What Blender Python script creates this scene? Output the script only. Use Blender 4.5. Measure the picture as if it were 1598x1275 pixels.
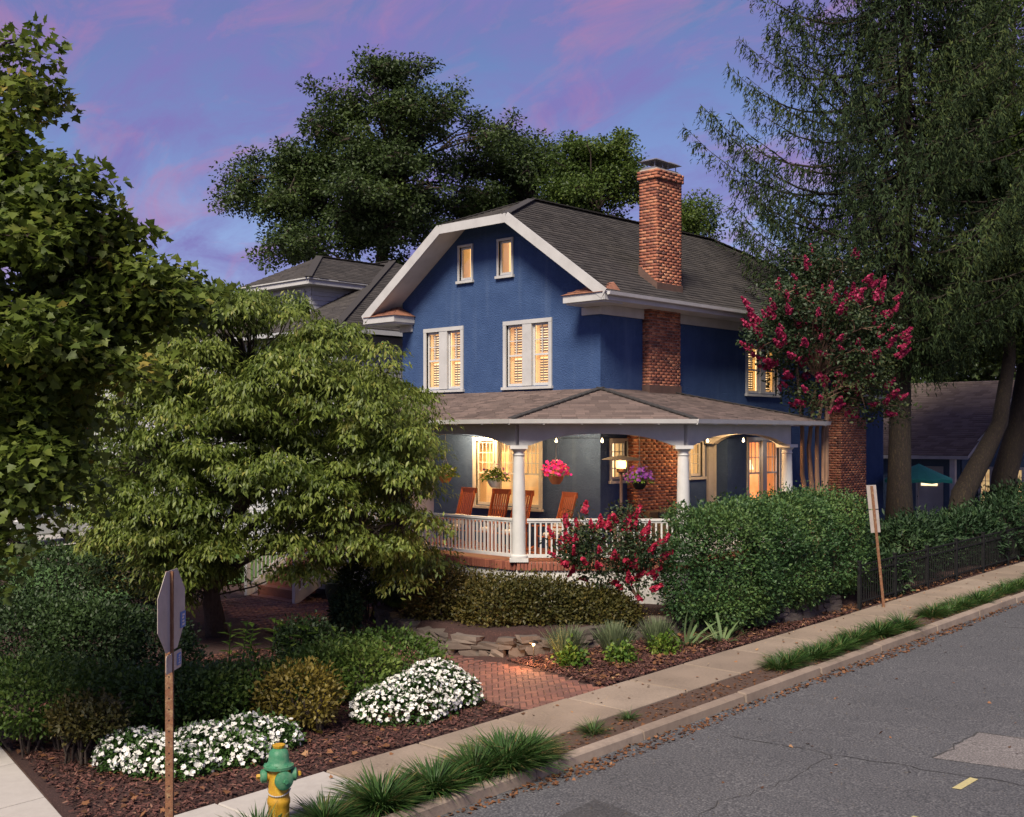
import bpy, bmesh, math, random
import numpy as np
from mathutils import Vector, Matrix

# ------------------------------------------------------------------ scene, camera, light
for o in list(bpy.data.objects): bpy.data.objects.remove(o)
scene = bpy.context.scene
C = scene.collection
random.seed(7)
RNG = np.random.default_rng(11)
rad = math.radians

CAM = (16.4, -20.28, 4.15)
YAW = rad(43.4)
cd = bpy.data.cameras.new('camera'); cam = bpy.data.objects.new('camera', cd); C.objects.link(cam)
cam.location = CAM; cam.rotation_euler = (rad(90), 0, YAW)
cd.sensor_fit = 'HORIZONTAL'; cd.sensor_width = 36; cd.lens = 36*1777/1598
cd.shift_y = (680-637.5)/1598; cd.clip_start = .1; cd.clip_end = 3000
scene.camera = cam

SUN_EL, SUN_AZ = 48, 156          # degrees; azimuth clockwise from +Y
w = bpy.data.worlds.new('World'); scene.world = w; w.use_nodes = True
nt = w.node_tree; nt.nodes.clear()
def N(t, typ, **kw):
    n = t.nodes.new(typ)
    for k, v in kw.items(): setattr(n, k, v)
    return n
out = N(nt, 'ShaderNodeOutputWorld'); bg = N(nt, 'ShaderNodeBackground')
sky = N(nt, 'ShaderNodeTexSky'); sky.sky_type = 'NISHITA'; sky.sun_disc = False
sky.sun_elevation = rad(SUN_EL); sky.sun_rotation = rad(SUN_AZ); sky.air_density = 1.0; sky.dust_density = .3; sky.ozone_density = 3
tint = N(nt, 'ShaderNodeMix', data_type='RGBA', blend_type='MULTIPLY'); tint.inputs[0].default_value = 1
tint.inputs[7].default_value = (.112, .098, .122, 1)
nt.links.new(sky.outputs[0], tint.inputs[6])
tc = N(nt, 'ShaderNodeTexCoord'); sep = N(nt, 'ShaderNodeSeparateXYZ'); nt.links.new(tc.outputs['Generated'], sep.inputs[0])
zz = N(nt, 'ShaderNodeMath', operation='MAXIMUM'); zz.inputs[1].default_value = 0; nt.links.new(sep.outputs[2], zz.inputs[0])
za = N(nt, 'ShaderNodeMath', operation='ADD'); za.inputs[1].default_value = .35; nt.links.new(zz.outputs[0], za.inputs[0])
dv = N(nt, 'ShaderNodeVectorMath', operation='DIVIDE'); nt.links.new(tc.outputs['Generated'], dv.inputs[0]); nt.links.new(za.outputs[0], dv.inputs[1])
mp = N(nt, 'ShaderNodeMapping'); mp.inputs['Rotation'].default_value = (0, 0, rad(20)); mp.inputs['Scale'].default_value = (1.6, 3.0, 1.0); mp.inputs['Location'].default_value = (2.7, .4, 0)
nt.links.new(dv.outputs[0], mp.inputs[0])
def noise(scale, detail, rough=.6, dist=0.):
    n = N(nt, 'ShaderNodeTexNoise'); n.inputs['Scale'].default_value = scale; n.inputs['Detail'].default_value = detail
    n.inputs['Roughness'].default_value = rough; n.inputs['Distortion'].default_value = dist; nt.links.new(mp.outputs[0], n.inputs['Vector']); return n
def ramp(t, src, stops):
    r = N(t, 'ShaderNodeValToRGB'); e = r.color_ramp.elements
    while len(e) < len(stops): e.new(.5)
    for el, (p, c) in zip(e, stops): el.position = p; el.color = c if len(c) == 4 else (*c, 1)
    t.links.new(src, r.inputs[0]); return r
n1 = noise(2.1, 9, .62, .5); n2 = noise(2.9, 9, .62, .8)
lav = ramp(nt, n1.outputs[0], [(.38, (0, 0, 0)), (.64, (1, 1, 1))])
m1 = N(nt, 'ShaderNodeMix', data_type='RGBA'); nt.links.new(lav.outputs[0], m1.inputs[0]); nt.links.new(tint.outputs[2], m1.inputs[6]); m1.inputs[7].default_value = (.25, .225, .56, 1)
pk = ramp(nt, n2.outputs[0], [(.50, (0, 0, 0)), (.74, (.62, .62, .62))])
m2 = N(nt, 'ShaderNodeMix', data_type='RGBA'); nt.links.new(pk.outputs[0], m2.inputs[0]); nt.links.new(m1.outputs[2], m2.inputs[6]); m2.inputs[7].default_value = (.58, .25, .46, 1)
nt.links.new(m2.outputs[2], bg.inputs[0]); bg.inputs[1].default_value = 0.60
nt.links.new(bg.outputs[0], out.inputs[0])

sl = bpy.data.lights.new('sun', 'SUN'); sun = bpy.data.objects.new('sun', sl); C.objects.link(sun)
sl.energy = 4.8; sl.angle = rad(20); sl.color = (1, .90, .74)
sd = Vector((math.sin(rad(SUN_AZ))*math.cos(rad(SUN_EL)), math.cos(rad(SUN_AZ))*math.cos(rad(SUN_EL)), math.sin(rad(SUN_EL))))
sun.rotation_euler = sd.to_track_quat('Z', 'Y').to_euler(); sun.location = (0, -30, 40)
scene.view_settings.view_transform = 'Standard'; scene.view_settings.look = 'None'
scene.view_settings.exposure = 0.58; scene.view_settings.gamma = 1; scene.view_settings.use_curve_mapping = False
scene.render.engine = 'CYCLES'
scene.cycles.max_bounces = 6; scene.cycles.transparent_max_bounces = 12

# ------------------------------------------------------------------ helpers
_r = (math.cos(YAW), math.sin(YAW)); _f = (-math.sin(YAW), math.cos(YAW))
def at(px, py, d):
    """world point seen at photo position px, py at real distance d (metres along the view axis)"""
    a = (px-799)/1777; b = (680-py)/1777
    return Vector((CAM[0]+d*(_f[0]+a*_r[0]), CAM[1]+d*(_f[1]+a*_r[1]), CAM[2]+d*b))

def tag(o, label=None, cat=None, group=None, kind=None):
    if label: o['label'] = label
    if cat: o['category'] = cat
    if group: o['group'] = group
    if kind: o['kind'] = kind
    return o
def thing(name, label, cat, loc=(0, 0, 0), group=None):
    o = bpy.data.objects.new(name, None); C.objects.link(o); o.location = loc; o.empty_display_size = .2
    return tag(o, label, cat, group)
def link(name, me, parent=None, loc=None, rot=None):
    o = bpy.data.objects.new(name, me); C.objects.link(o)
    if parent is not None:
        o.parent = parent
        if loc is None and parent.type == 'EMPTY': o.location = -Vector(parent.location) if not parent.get('_local') else (0, 0, 0)
    if loc is not None: o.location = loc
    if rot is not None: o.rotation_euler = rot
    return o

class MB:
    """mesh builder in world coordinates"""
    def __init__(s): s.v = []; s.f = []; s.m = []; s.cur = 0
    def add(s, vs, fs):
        b = len(s.v); s.v += [tuple(p) for p in vs]; s.f += [tuple(b+i for i in f) for f in fs]; s.m += [s.cur]*len(fs); return s
    def quad(s, a, b, c, d): return s.add([a, b, c, d], [(0, 1, 2, 3)])
    def poly(s, pts): return s.add(pts, [tuple(range(len(pts)))])
    def hexa(s, p): return s.add(p, [(0, 3, 2, 1), (4, 5, 6, 7), (0, 1, 5, 4), (1, 2, 6, 5), (2, 3, 7, 6), (3, 0, 4, 7)])
    def box(s, x0, x1, y0, y1, z0, z1):
        return s.hexa([(x0, y0, z0), (x1, y0, z0), (x1, y1, z0), (x0, y1, z0), (x0, y0, z1), (x1, y0, z1), (x1, y1, z1), (x0, y1, z1)])
    def obox(s, o, ax, ay, az, x0, x1, y0, y1, z0, z1):
        o = Vector(o); ax, ay, az = Vector(ax), Vector(ay), Vector(az)
        return s.hexa([o+ax*x+ay*y+az*z for x, y, z in [(x0, y0, z0), (x1, y0, z0), (x1, y1, z0), (x0, y1, z0), (x0, y0, z1), (x1, y0, z1), (x1, y1, z1), (x0, y1, z1)]])
    def bar(s, p, q, w, h=None, up=(0, 0, 1)):
        p, q = Vector(p), Vector(q); h = h or w; a = (q-p); L = a.length; a /= L
        side = a.cross(Vector(up)); side = side.normalized() if side.length > 1e-4 else Vector((1, 0, 0)); u = side.cross(a)
        return s.obox(p, side, a, u, -w/2, w/2, 0, L, -h/2, h/2)
    def tube(s, pts, rs, n=8, cap=True):
        pts = [Vector(p) for p in pts]
        if not hasattr(rs, '__len__'): rs = [rs]*len(pts)
        b = len(s.v); ref = None
        for i, p in enumerate(pts):
            t = (pts[min(i+1, len(pts)-1)]-pts[max(i-1, 0)]).normalized()
            if ref is None: ref = t.orthogonal().normalized()
            ref = (ref-t*ref.dot(t)); ref = ref.normalized() if ref.length > 1e-5 else t.orthogonal().normalized()
            o = t.cross(ref)
            for k in range(n):
                a = 2*math.pi*k/n; s.v.append(tuple(p+(ref*math.cos(a)+o*math.sin(a))*rs[i]))
        for i in range(len(pts)-1):
            for k in range(n):
                k2 = (k+1) % n; s.f.append((b+i*n+k, b+i*n+k2, b+(i+1)*n+k2, b+(i+1)*n+k)); s.m.append(s.cur)
        if cap:
            s.f.append(tuple(b+k for k in range(n))[::-1]); s.f.append(tuple(b+(len(pts)-1)*n+k for k in range(n))); s.m += [s.cur]*2
        return s
    def lathe(s, c, prof, n=16, ax=(0, 0, 1)):
        c = Vector(c); ax = Vector(ax).normalized(); u = ax.orthogonal().normalized(); v = ax.cross(u); b = len(s.v)
        for r, h in prof:
            for k in range(n):
                a = 2*math.pi*k/n; s.v.append(tuple(c+ax*h+(u*math.cos(a)+v*math.sin(a))*max(r, .0005)))
        for i in range(len(prof)-1):
            for k in range(n):
                k2 = (k+1) % n; s.f.append((b+i*n+k, b+i*n+k2, b+(i+1)*n+k2, b+(i+1)*n+k)); s.m.append(s.cur)
        s.f.append(tuple(b+k for k in range(n))[::-1]); s.f.append(tuple(b+(len(prof)-1)*n+k for k in range(n))); s.m += [s.cur]*2
        return s
    def prism(s, pts, d):
        d = Vector(d); pts = [Vector(p) for p in pts]; n = len(pts)
        return s.add(pts+[p+d for p in pts], [tuple(range(n))[::-1], tuple(range(n, 2*n))]+[(i, (i+1) % n, n+(i+1) % n, n+i) for i in range(n)])
    def mesh(s, name, mats, smooth=False, bevel=0):
        me = bpy.data.meshes.new(name); me.from_pydata(s.v, [], s.f); me.update()
        bm = bmesh.new(); bm.from_mesh(me); bmesh.ops.recalc_face_normals(bm, faces=bm.faces)
        if bevel: bmesh.ops.bevel(bm, geom=[e for e in bm.edges if e.is_manifold and e.calc_face_angle(0) > .5], offset=bevel, segments=1, affect='EDGES', clamp_overlap=True)
        bm.to_mesh(me); bm.free()
        mats = mats if isinstance(mats, (list, tuple)) else [mats]
        for m in mats: me.materials.append(m)
        if not bevel and len(mats) > 1: me.polygons.foreach_set('material_index', s.m)
        if smooth:
            me.polygons.foreach_set('use_smooth', [True]*len(me.polygons))
            try: me.set_sharp_from_angle(angle=rad(40))
            except Exception: pass
        return me
    def build(s, name, mats, parent=None, smooth=False, bevel=0, kind=None):
        o = link(name, s.mesh(name, mats, smooth, bevel), parent)
        if kind: o['kind'] = kind
        return o

def np_mesh(name, V, T, mat, rnd=None, smooth=False):
    """triangles from numpy; rnd = per-vertex variation value"""
    me = bpy.data.meshes.new(name); V = np.asarray(V, np.float32); T = np.asarray(T, np.int32)
    me.vertices.add(len(V)); me.vertices.foreach_set('co', V.ravel())
    me.loops.add(T.size); me.loops.foreach_set('vertex_index', T.ravel())
    me.polygons.add(len(T)); me.polygons.foreach_set('loop_start', np.arange(0, T.size, 3, dtype=np.int32))
    if smooth: me.polygons.foreach_set('use_smooth', np.ones(len(T), bool))
    me.update(calc_edges=True)
    if rnd is not None:
        a = me.attributes.new('rnd', 'FLOAT', 'POINT'); a.data.foreach_set('value', np.asarray(rnd, np.float32))
    me.materials.append(mat); return me

# ------------------------------------------------------------------ materials
MATS = {}
def base_mat(name):
    m = bpy.data.materials.new(name); m.use_nodes = True; t = m.node_tree; MATS[name] = m
    return m, t, t.nodes['Principled BSDF'], t.nodes['Material Output']
def mat(name, c1, c2=None, scale=6., rough=.7, bump=0., bscale=None, metal=0., detail=6, stretch=None, spec=.4, c3=None):
    m, t, p, o = base_mat(name); p.inputs['Roughness'].default_value = rough; p.inputs['Metallic'].default_value = metal
    p.inputs['Specular IOR Level'].default_value = spec
    tcn = N(t, 'ShaderNodeTexCoord'); src = tcn.outputs['Object']
    if stretch:
        mm = N(t, 'ShaderNodeMapping'); mm.inputs['Scale'].default_value = stretch; t.links.new(src, mm.inputs[0]); src = mm.outputs[0]
    c2 = c2 or tuple(min(1, x*.8) for x in c1)
    nz = N(t, 'ShaderNodeTexNoise'); nz.inputs['Scale'].default_value = scale; nz.inputs['Detail'].default_value = detail; nz.inputs['Roughness'].default_value = .65
    t.links.new(src, nz.inputs['Vector'])
    st = [(.32, c1), (.68, c2)] if c3 is None else [(.3, c1), (.5, c2), (.7, c3)]
    r = ramp(t, nz.outputs[0], st); t.links.new(r.outputs[0], p.inputs['Base Color'])
    if bump:
        b = N(t, 'ShaderNodeBump'); b.inputs['Strength'].default_value = bump; b.inputs['Distance'].default_value = .02
        n2_ = N(t, 'ShaderNodeTexNoise'); n2_.inputs['Scale'].default_value = bscale or scale*6; n2_.inputs['Detail'].default_value = 4
        t.links.new(src, n2_.inputs['Vector']); t.links.new(n2_.outputs[0], b.inputs['Height']); t.links.new(b.outputs[0], p.inputs['Normal'])
    return m
def piece_mat(name, stops, rough=.8, scale=25., mixf=.35, bump=.3, dark=(.05, .04, .035)):
    """colour picked per piece from attribute rnd, with fine grain"""
    m, t, p, o = base_mat(name); p.inputs['Roughness'].default_value = rough
    a = N(t, 'ShaderNodeAttribute'); a.attribute_name = 'rnd'; r = ramp(t, a.outputs['Fac'], stops)
    tcn = N(t, 'ShaderNodeTexCoord'); nz = N(t, 'ShaderNodeTexNoise'); nz.inputs['Scale'].default_value = scale; nz.inputs['Detail'].default_value = 5
    t.links.new(tcn.outputs['Object'], nz.inputs['Vector'])
    f = N(t, 'ShaderNodeMath', operation='MULTIPLY'); t.links.new(nz.outputs[0], f.inputs[0]); f.inputs[1].default_value = mixf
    mx = N(t, 'ShaderNodeMix', data_type='RGBA'); t.links.new(f.outputs[0], mx.inputs[0]); t.links.new(r.outputs[0], mx.inputs[6]); mx.inputs[7].default_value = (*dark, 1)
    t.links.new(mx.outputs[2], p.inputs['Base Color'])
    b = N(t, 'ShaderNodeBump'); b.inputs['Strength'].default_value = bump; b.inputs['Distance'].default_value = .01; t.links.new(nz.outputs[0], b.inputs['Height']); t.links.new(b.outputs[0], p.inputs['Normal'])
    return m
def obj_piece_mat(name, stops, rough=.85, scale=18., mixf=.4, dark=(.05, .045, .04), bump=.4):
    """colour picked per object (loose bricks, stones, slabs)"""
    m, t, p, o = base_mat(name); p.inputs['Roughness'].default_value = rough
    a = N(t, 'ShaderNodeObjectInfo'); r = ramp(t, a.outputs['Random'], stops)
    tcn = N(t, 'ShaderNodeNewGeometry'); nz = N(t, 'ShaderNodeTexNoise'); nz.inputs['Scale'].default_value = scale; nz.inputs['Detail'].default_value = 7; nz.inputs['Roughness'].default_value = .7
    t.links.new(tcn.outputs['Position'], nz.inputs['Vector'])
    big = N(t, 'ShaderNodeTexNoise'); big.inputs['Scale'].default_value = 1.3; big.inputs['Detail'].default_value = 4; t.links.new(tcn.outputs['Position'], big.inputs['Vector'])
    ad = N(t, 'ShaderNodeMath', operation='MULTIPLY'); t.links.new(nz.outputs[0], ad.inputs[0]); t.links.new(big.outputs[0], ad.inputs[1])
    f = N(t, 'ShaderNodeMath', operation='MULTIPLY'); t.links.new(ad.outputs[0], f.inputs[0]); f.inputs[1].default_value = mixf*2
    mx = N(t, 'ShaderNodeMix', data_type='RGBA'); t.links.new(f.outputs[0], mx.inputs[0]); t.links.new(r.outputs[0], mx.inputs[6]); mx.inputs[7].default_value = (*dark, 1)
    t.links.new(mx.outputs[2], p.inputs['Base Color'])
    b = N(t, 'ShaderNodeBump'); b.inputs['Strength'].default_value = bump; b.inputs['Distance'].default_value = .01; t.links.new(nz.outputs[0], b.inputs['Height']); t.links.new(b.outputs[0], p.inputs['Normal'])
    return m
def leaf_mat(name, stops, trans=.35, rough=.5, spec=.3):
    m, t, p, o = base_mat(name); p.inputs['Roughness'].default_value = rough; p.inputs['Specular IOR Level'].default_value = spec
    a = N(t, 'ShaderNodeAttribute'); a.attribute_name = 'rnd'; r = ramp(t, a.outputs['Fac'], stops)
    t.links.new(r.outputs[0], p.inputs['Base Color'])
    tr = N(t, 'ShaderNodeBsdfTranslucent'); t.links.new(r.outputs[0], tr.inputs[0])
    mx = N(t, 'ShaderNodeMixShader'); mx.inputs[0].default_value = trans; t.links.new(p.outputs[0], mx.inputs[1]); t.links.new(tr.outputs[0], mx.inputs[2]); t.links.new(mx.outputs[0], o.inputs[0])
    return m
def emit_mat(name, c1, c2, strength, scale=3., stretch=(1, 1, 1)):
    m, t, p, o = base_mat(name); p.inputs['Base Color'].default_value = (*c2, 1)
    tcn = N(t, 'ShaderNodeTexCoord'); mm = N(t, 'ShaderNodeMapping'); mm.inputs['Scale'].default_value = stretch; t.links.new(tcn.outputs['Object'], mm.inputs[0])
    nz = N(t, 'ShaderNodeTexNoise'); nz.inputs['Scale'].default_value = scale; nz.inputs['Detail'].default_value = 3; t.links.new(mm.outputs[0], nz.inputs['Vector'])
    r = ramp(t, nz.outputs[0], [(.3, c1), (.7, c2)]); t.links.new(r.outputs[0], p.inputs['Emission Color']); p.inputs['Emission Strength'].default_value = strength
    return m
def glass_mat(name, gloss=.14, rough=.02, tintc=(.9, .9, .9)):
    m, t, p, o = base_mat(name); t.nodes.remove(p)
    tr = N(t, 'ShaderNodeBsdfTransparent'); tr.inputs[0].default_value = (*tintc, 1); gl = N(t, 'ShaderNodeBsdfGlossy'); gl.inputs['Roughness'].default_value = rough
    nz = N(t, 'ShaderNodeTexNoise'); nz.inputs['Scale'].default_value = 2.5; b = N(t, 'ShaderNodeBump'); b.inputs['Strength'].default_value = .06; t.links.new(nz.outputs[0], b.inputs['Height']); t.links.new(b.outputs[0], gl.inputs['Normal'])
    mx = N(t, 'ShaderNodeMixShader'); mx.inputs[0].default_value = gloss; t.links.new(tr.outputs[0], mx.inputs[1]); t.links.new(gl.outputs[0], mx.inputs[2]); t.links.new(mx.outputs[0], o.inputs[0])
    return m

def stucco(name, c1, c2, stain):
    m, t, p, o = base_mat(name); p.inputs['Roughness'].default_value = .85; p.inputs['Specular IOR Level'].default_value = .25
    tcn = N(t, 'ShaderNodeTexCoord')
    n1_ = N(t, 'ShaderNodeTexNoise'); n1_.inputs['Scale'].default_value = 2.6; n1_.inputs['Detail'].default_value = 8; n1_.inputs['Roughness'].default_value = .7; t.links.new(tcn.outputs['Object'], n1_.inputs['Vector'])
    r = ramp(t, n1_.outputs[0], [(.3, c1), (.72, c2)])
    mm = N(t, 'ShaderNodeMapping'); mm.inputs['Scale'].default_value = (3.4, 3.4, .22); t.links.new(tcn.outputs['Object'], mm.inputs[0])
    n2_ = N(t, 'ShaderNodeTexNoise'); n2_.inputs['Scale'].default_value = 1.; n2_.inputs['Detail'].default_value = 6; t.links.new(mm.outputs[0], n2_.inputs['Vector'])
    r2 = ramp(t, n2_.outputs[0], [(.56, (0, 0, 0)), (.82, (.30, .30, .30))])
    mx = N(t, 'ShaderNodeMix', data_type='RGBA'); t.links.new(r2.outputs[0], mx.inputs[0]); t.links.new(r.outputs[0], mx.inputs[6]); mx.inputs[7].default_value = (*stain, 1)
    t.links.new(mx.outputs[2], p.inputs['Base Color'])
    n3 = N(t, 'ShaderNodeTexNoise'); n3.inputs['Scale'].default_value = 28; n3.inputs['Detail'].default_value = 4; t.links.new(tcn.outputs['Object'], n3.inputs['Vector'])
    b = N(t, 'ShaderNodeBump'); b.inputs['Strength'].default_value = .8; b.inputs['Distance'].default_value = .03; t.links.new(n3.outputs[0], b.inputs['Height']); t.links.new(b.outputs[0], p.inputs['Normal'])
    return m

M = dict(
 stucco=stucco('blue_stucco', (.026, .054, .136), (.043, .080, .180), (.12, .17, .27)),
 white=mat('white_paint', (.55, .535, .52), (.46, .45, .435), 3., .5, .05, 40),
 trim=mat('trim_paint', (.47, .46, .45), (.38, .37, .36), 2.2, .55, .05, 40),
 soffit=mat('soffit_paint', (.62, .60, .57), (.48, .46, .43), 1.2, .7, .1, 30),
 base=mat('white_stucco', (.60, .58, .56), (.40, .38, .36), 2., .85, .3, 40),
 porchfloor=mat('porch_floor_paint', (.16, .055, .04), (.11, .04, .03), 5., .5, .05),
 mortar=mat('mortar', (.42, .36, .31), (.32, .27, .23), 20., .95, .3),
 copper=mat('rusty_metal', (.30, .13, .08), (.16, .075, .05), 9., .6, .2),
 flash=mat('brown_flashing', (.12, .07, .055), (.08, .05, .04), 6., .6, .1),
 darkmetal=mat('dark_metal', (.010, .010, .011), (.016, .016, .016), 12., .8, .1, spec=.12),
 steel=mat('galvanised', (.34, .34, .35), (.24, .24, .25), 8., .45, .05, metal=.7),
 signback=mat('sign_back', (.46, .40, .35), (.36, .31, .27), 5., .55, .05, metal=.0),
 rustpost=mat('rusty_post', (.24, .11, .05), (.14, .06, .03), 14., .75, .3, c3=(.30, .19, .10)),
 wood=mat('rocker_wood', (.36, .09, .025), (.22, .055, .018), 4., .45, .1, stretch=(12, 12, 1)),
 cushion=mat('striped_cushion', (.55, .5, .44), (.30, .25, .21), 25., .9),
 navy=mat('navy_fabric', (.012, .018, .035), (.02, .028, .05), 12., .9),
 wicker=mat('wicker', (.16, .12, .08), (.09, .065, .045), 30., .8, .4),
 bark=mat('bark', (.075, .055, .042), (.035, .026, .02), 8., .95, .9, 14, stretch=(3, 3, .6)),
 barkmoss=mat('mossy_bark', (.050, .034, .026), (.016, .012, .010), 9., .95, 1., 12, stretch=(3, 3, .8), c3=(.065, .048, .026)),
 barkmyrtle=mat('smooth_bark', (.24, .15, .10), (.13, .075, .05), 4., .75, .2, stretch=(3, 3, .5)),
 mulch=mat('mulch_soil', (.060, .026, .022), (.030, .014, .012), 30., .95, 1., 60, c3=(.085, .040, .032)),
 soil=mat('verge_soil', (.085, .050, .035), (.05, .03, .022), 22., .95, .8, 60),
 lawn=mat('lawn_ground', (.05, .11, .02), (.035, .08, .015), 12., .95, .5),
 glass=glass_mat('window_glass', .16),
 darkglass=mat('dark_glass', (.02, .025, .035), (.03, .035, .05), 3., .08, spec=.8),
 lit=emit_mat('lit_room', (.62, .36, .13), (1., .82, .50), 1.45, .9),
 litdim=emit_mat('dim_room', (.45, .24, .09), (.85, .60, .28), .50, 2.4),
 blind=emit_mat('lit_roller_blind', (1., .60, .24), (1., .66, .30), .95, 2.),
 orangeroom=emit_mat('orange_curtain_room', (1., .24, .07), (1., .55, .22), 1.0, 1.3),
 lampshade=emit_mat('glowing_lamp_shade', (1., .78, .45), (1., .85, .55), 1.6),
 bulb=emit_mat('bulb', (1., .75, .4), (1., .8, .5), 6.),
 heatglow=emit_mat('heater_glow', (1., .42, .08), (1., .65, .25), 3.0, 8),
 shutter=mat('cream_shutter', (.80, .68, .48), (.74, .6, .42), 4., .6),
 yellow=mat('hydrant_yellow', (.56, .33, .015), (.42, .22, .02), 7., .5, .15, c3=(.60, .40, .03)),
 green=mat('hydrant_green', (.03, .16, .075), (.05, .20, .10), 8., .5, .15, c3=(.12, .25, .14)),
 blue=mat('sticker_blue', (.02, .15, .42), (.02, .13, .38), 5., .5),
 teal=mat('teal_canvas', (.02, .22, .17), (.025, .26, .21), 3., .8),
 siding=mat('white_siding', (.42, .42, .43), (.36, .36, .37), 3., .6),
 bluesiding=mat('slate_blue_siding', (.075, .12, .19), (.06, .10, .16), 4., .7),
 pot=mat('terracotta_pot', (.42, .14, .05), (.34, .11, .04), 6., .7),
 greenpot=mat('green_glazed_pot', (.045, .075, .05), (.03, .05, .035), 4., .3),
 carwhite=mat('car_white', (.55, .54, .55), (.5, .49, .5), 1., .25),
 cargrey=mat('car_grey', (.18, .19, .21), (.15, .16, .18), 1., .25),
 tyre=mat('tyre', (.012, .012, .012), (.02, .02, .02), 10., .8),
 tail=mat('tail_light', (.18, .01, .015), (.12, .01, .01), 5., .3),
 roadpaint=mat('worn_yellow_paint', (.42, .36, .16), (.30, .26, .14), 30., .8),
 crack=mat('crack_fill', (.025, .024, .024), (.045, .043, .042), 20., .9),
 drive=mat('driveway_concrete', (.32, .30, .28), (.25, .24, .22), 2., .9, .2),
 terra=mat('brown_gravel', (.2, .12, .09), (.14, .09, .07), 30., .95, .5),
)
M['brick'] = piece_mat('chimney_brick', [(0, (.13, .042, .028)), (.35, (.29, .085, .045)), (.7, (.42, .14, .07)), (1, (.50, .21, .11))], .85, 14., .45)
M['shingle'] = piece_mat('asphalt_shingle', [(0, (.032, .028, .027)), (.5, (.046, .040, .038)), (1, (.062, .054, .050))], .95, 60., .4, .5, (.02, .018, .018))
M['porchshingle'] = piece_mat('brown_shingle', [(0, (.085, .060, .054)), (.5, (.125, .09, .08)), (1, (.17, .12, .105))], .95, 50., .45, .5, (.035, .026, .024))
M['cottageshingle'] = piece_mat('tan_shingle', [(0, (.12, .085, .065)), (1, (.2, .15, .12))], .95, 50., .45)
M['paver'] = obj_piece_mat('path_brick', [(0, (.115, .042, .033)), (.5, (.175, .062, .045)), (1, (.25, .095, .062))], .85, 25., .6)
M['paverfar'] = piece_mat('path_brick_far', [(0, (.115, .044, .035)), (.5, (.165, .062, .046)), (1, (.22, .088, .06))], .85, 25., .55)
M['rowlock'] = obj_piece_mat('rowlock_brick', [(0, (.20, .05, .03)), (1, (.36, .11, .06))], .8, 25., .4)
M['stone'] = obj_piece_mat('field_stone', [(0, (.075, .058, .048)), (.5, (.12, .092, .076)), (1, (.17, .135, .112))], .9, 12., .7, (.035, .028, .022), .8)
M['slab'] = obj_piece_mat('sidewalk_concrete', [(0, (.23, .175, .132)), (.5, (.28, .215, .163)), (1, (.31, .245, .19))], .9, 30., .85, (.09, .068, .05), .5)
M['slabpale'] = obj_piece_mat('pale_concrete', [(0, (.38, .35, .32)), (1, (.42, .39, .36))], .9, 9., .45, (.15, .13, .12), .3)
M['kerb'] = obj_piece_mat('kerb_concrete', [(0, (.23, .175, .135)), (1, (.31, .245, .195))], .9, 8., .7, (.07, .05, .04), .5)
def asphalt(name, c1, c2, c3):
    m, t, p, o = base_mat(name); p.inputs['Roughness'].default_value = .85; p.inputs['Specular IOR Level'].default_value = .3
    g = N(t, 'ShaderNodeNewGeometry')
    a = N(t, 'ShaderNodeTexNoise'); a.inputs['Scale'].default_value = 42; a.inputs['Detail'].default_value = 3; t.links.new(g.outputs['Position'], a.inputs['Vector'])
    b = N(t, 'ShaderNodeTexNoise'); b.inputs['Scale'].default_value = .35; b.inputs['Detail'].default_value = 9; b.inputs['Roughness'].default_value = .78; t.links.new(g.outputs['Position'], b.inputs['Vector'])
    r1 = ramp(t, a.outputs[0], [(.35, c1), (.55, c2), (.72, c3)]); r2 = ramp(t, b.outputs[0], [(.3, (.78, .78, .79)), (.7, (1.12, 1.10, 1.09))])
    mx = N(t, 'ShaderNodeMix', data_type='RGBA', blend_type='MULTIPLY'); mx.inputs[0].default_value = 1; t.links.new(r1.outputs[0], mx.inputs[6]); t.links.new(r2.outputs[0], mx.inputs[7]); t.links.new(mx.outputs[2], p.inputs['Base Color'])
    bp = N(t, 'ShaderNodeBump'); bp.inputs['Strength'].default_value = .6; bp.inputs['Distance'].default_value = .01; t.links.new(a.outputs[0], bp.inputs['Height']); t.links.new(bp.outputs[0], p.inputs['Normal'])
    return m
M['asphalt'] = asphalt('asphalt', (.036, .037, .041), (.082, .083, .089), (.155, .152, .152))
M['asphaltdark'] = asphalt('asphalt_dark', (.035, .035, .038), (.055, .055, .058), (.09, .09, .09))
M['asphaltpatch'] = asphalt('asphalt_patch', (.085, .078, .076), (.155, .142, .138), (.24, .225, .22))

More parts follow.
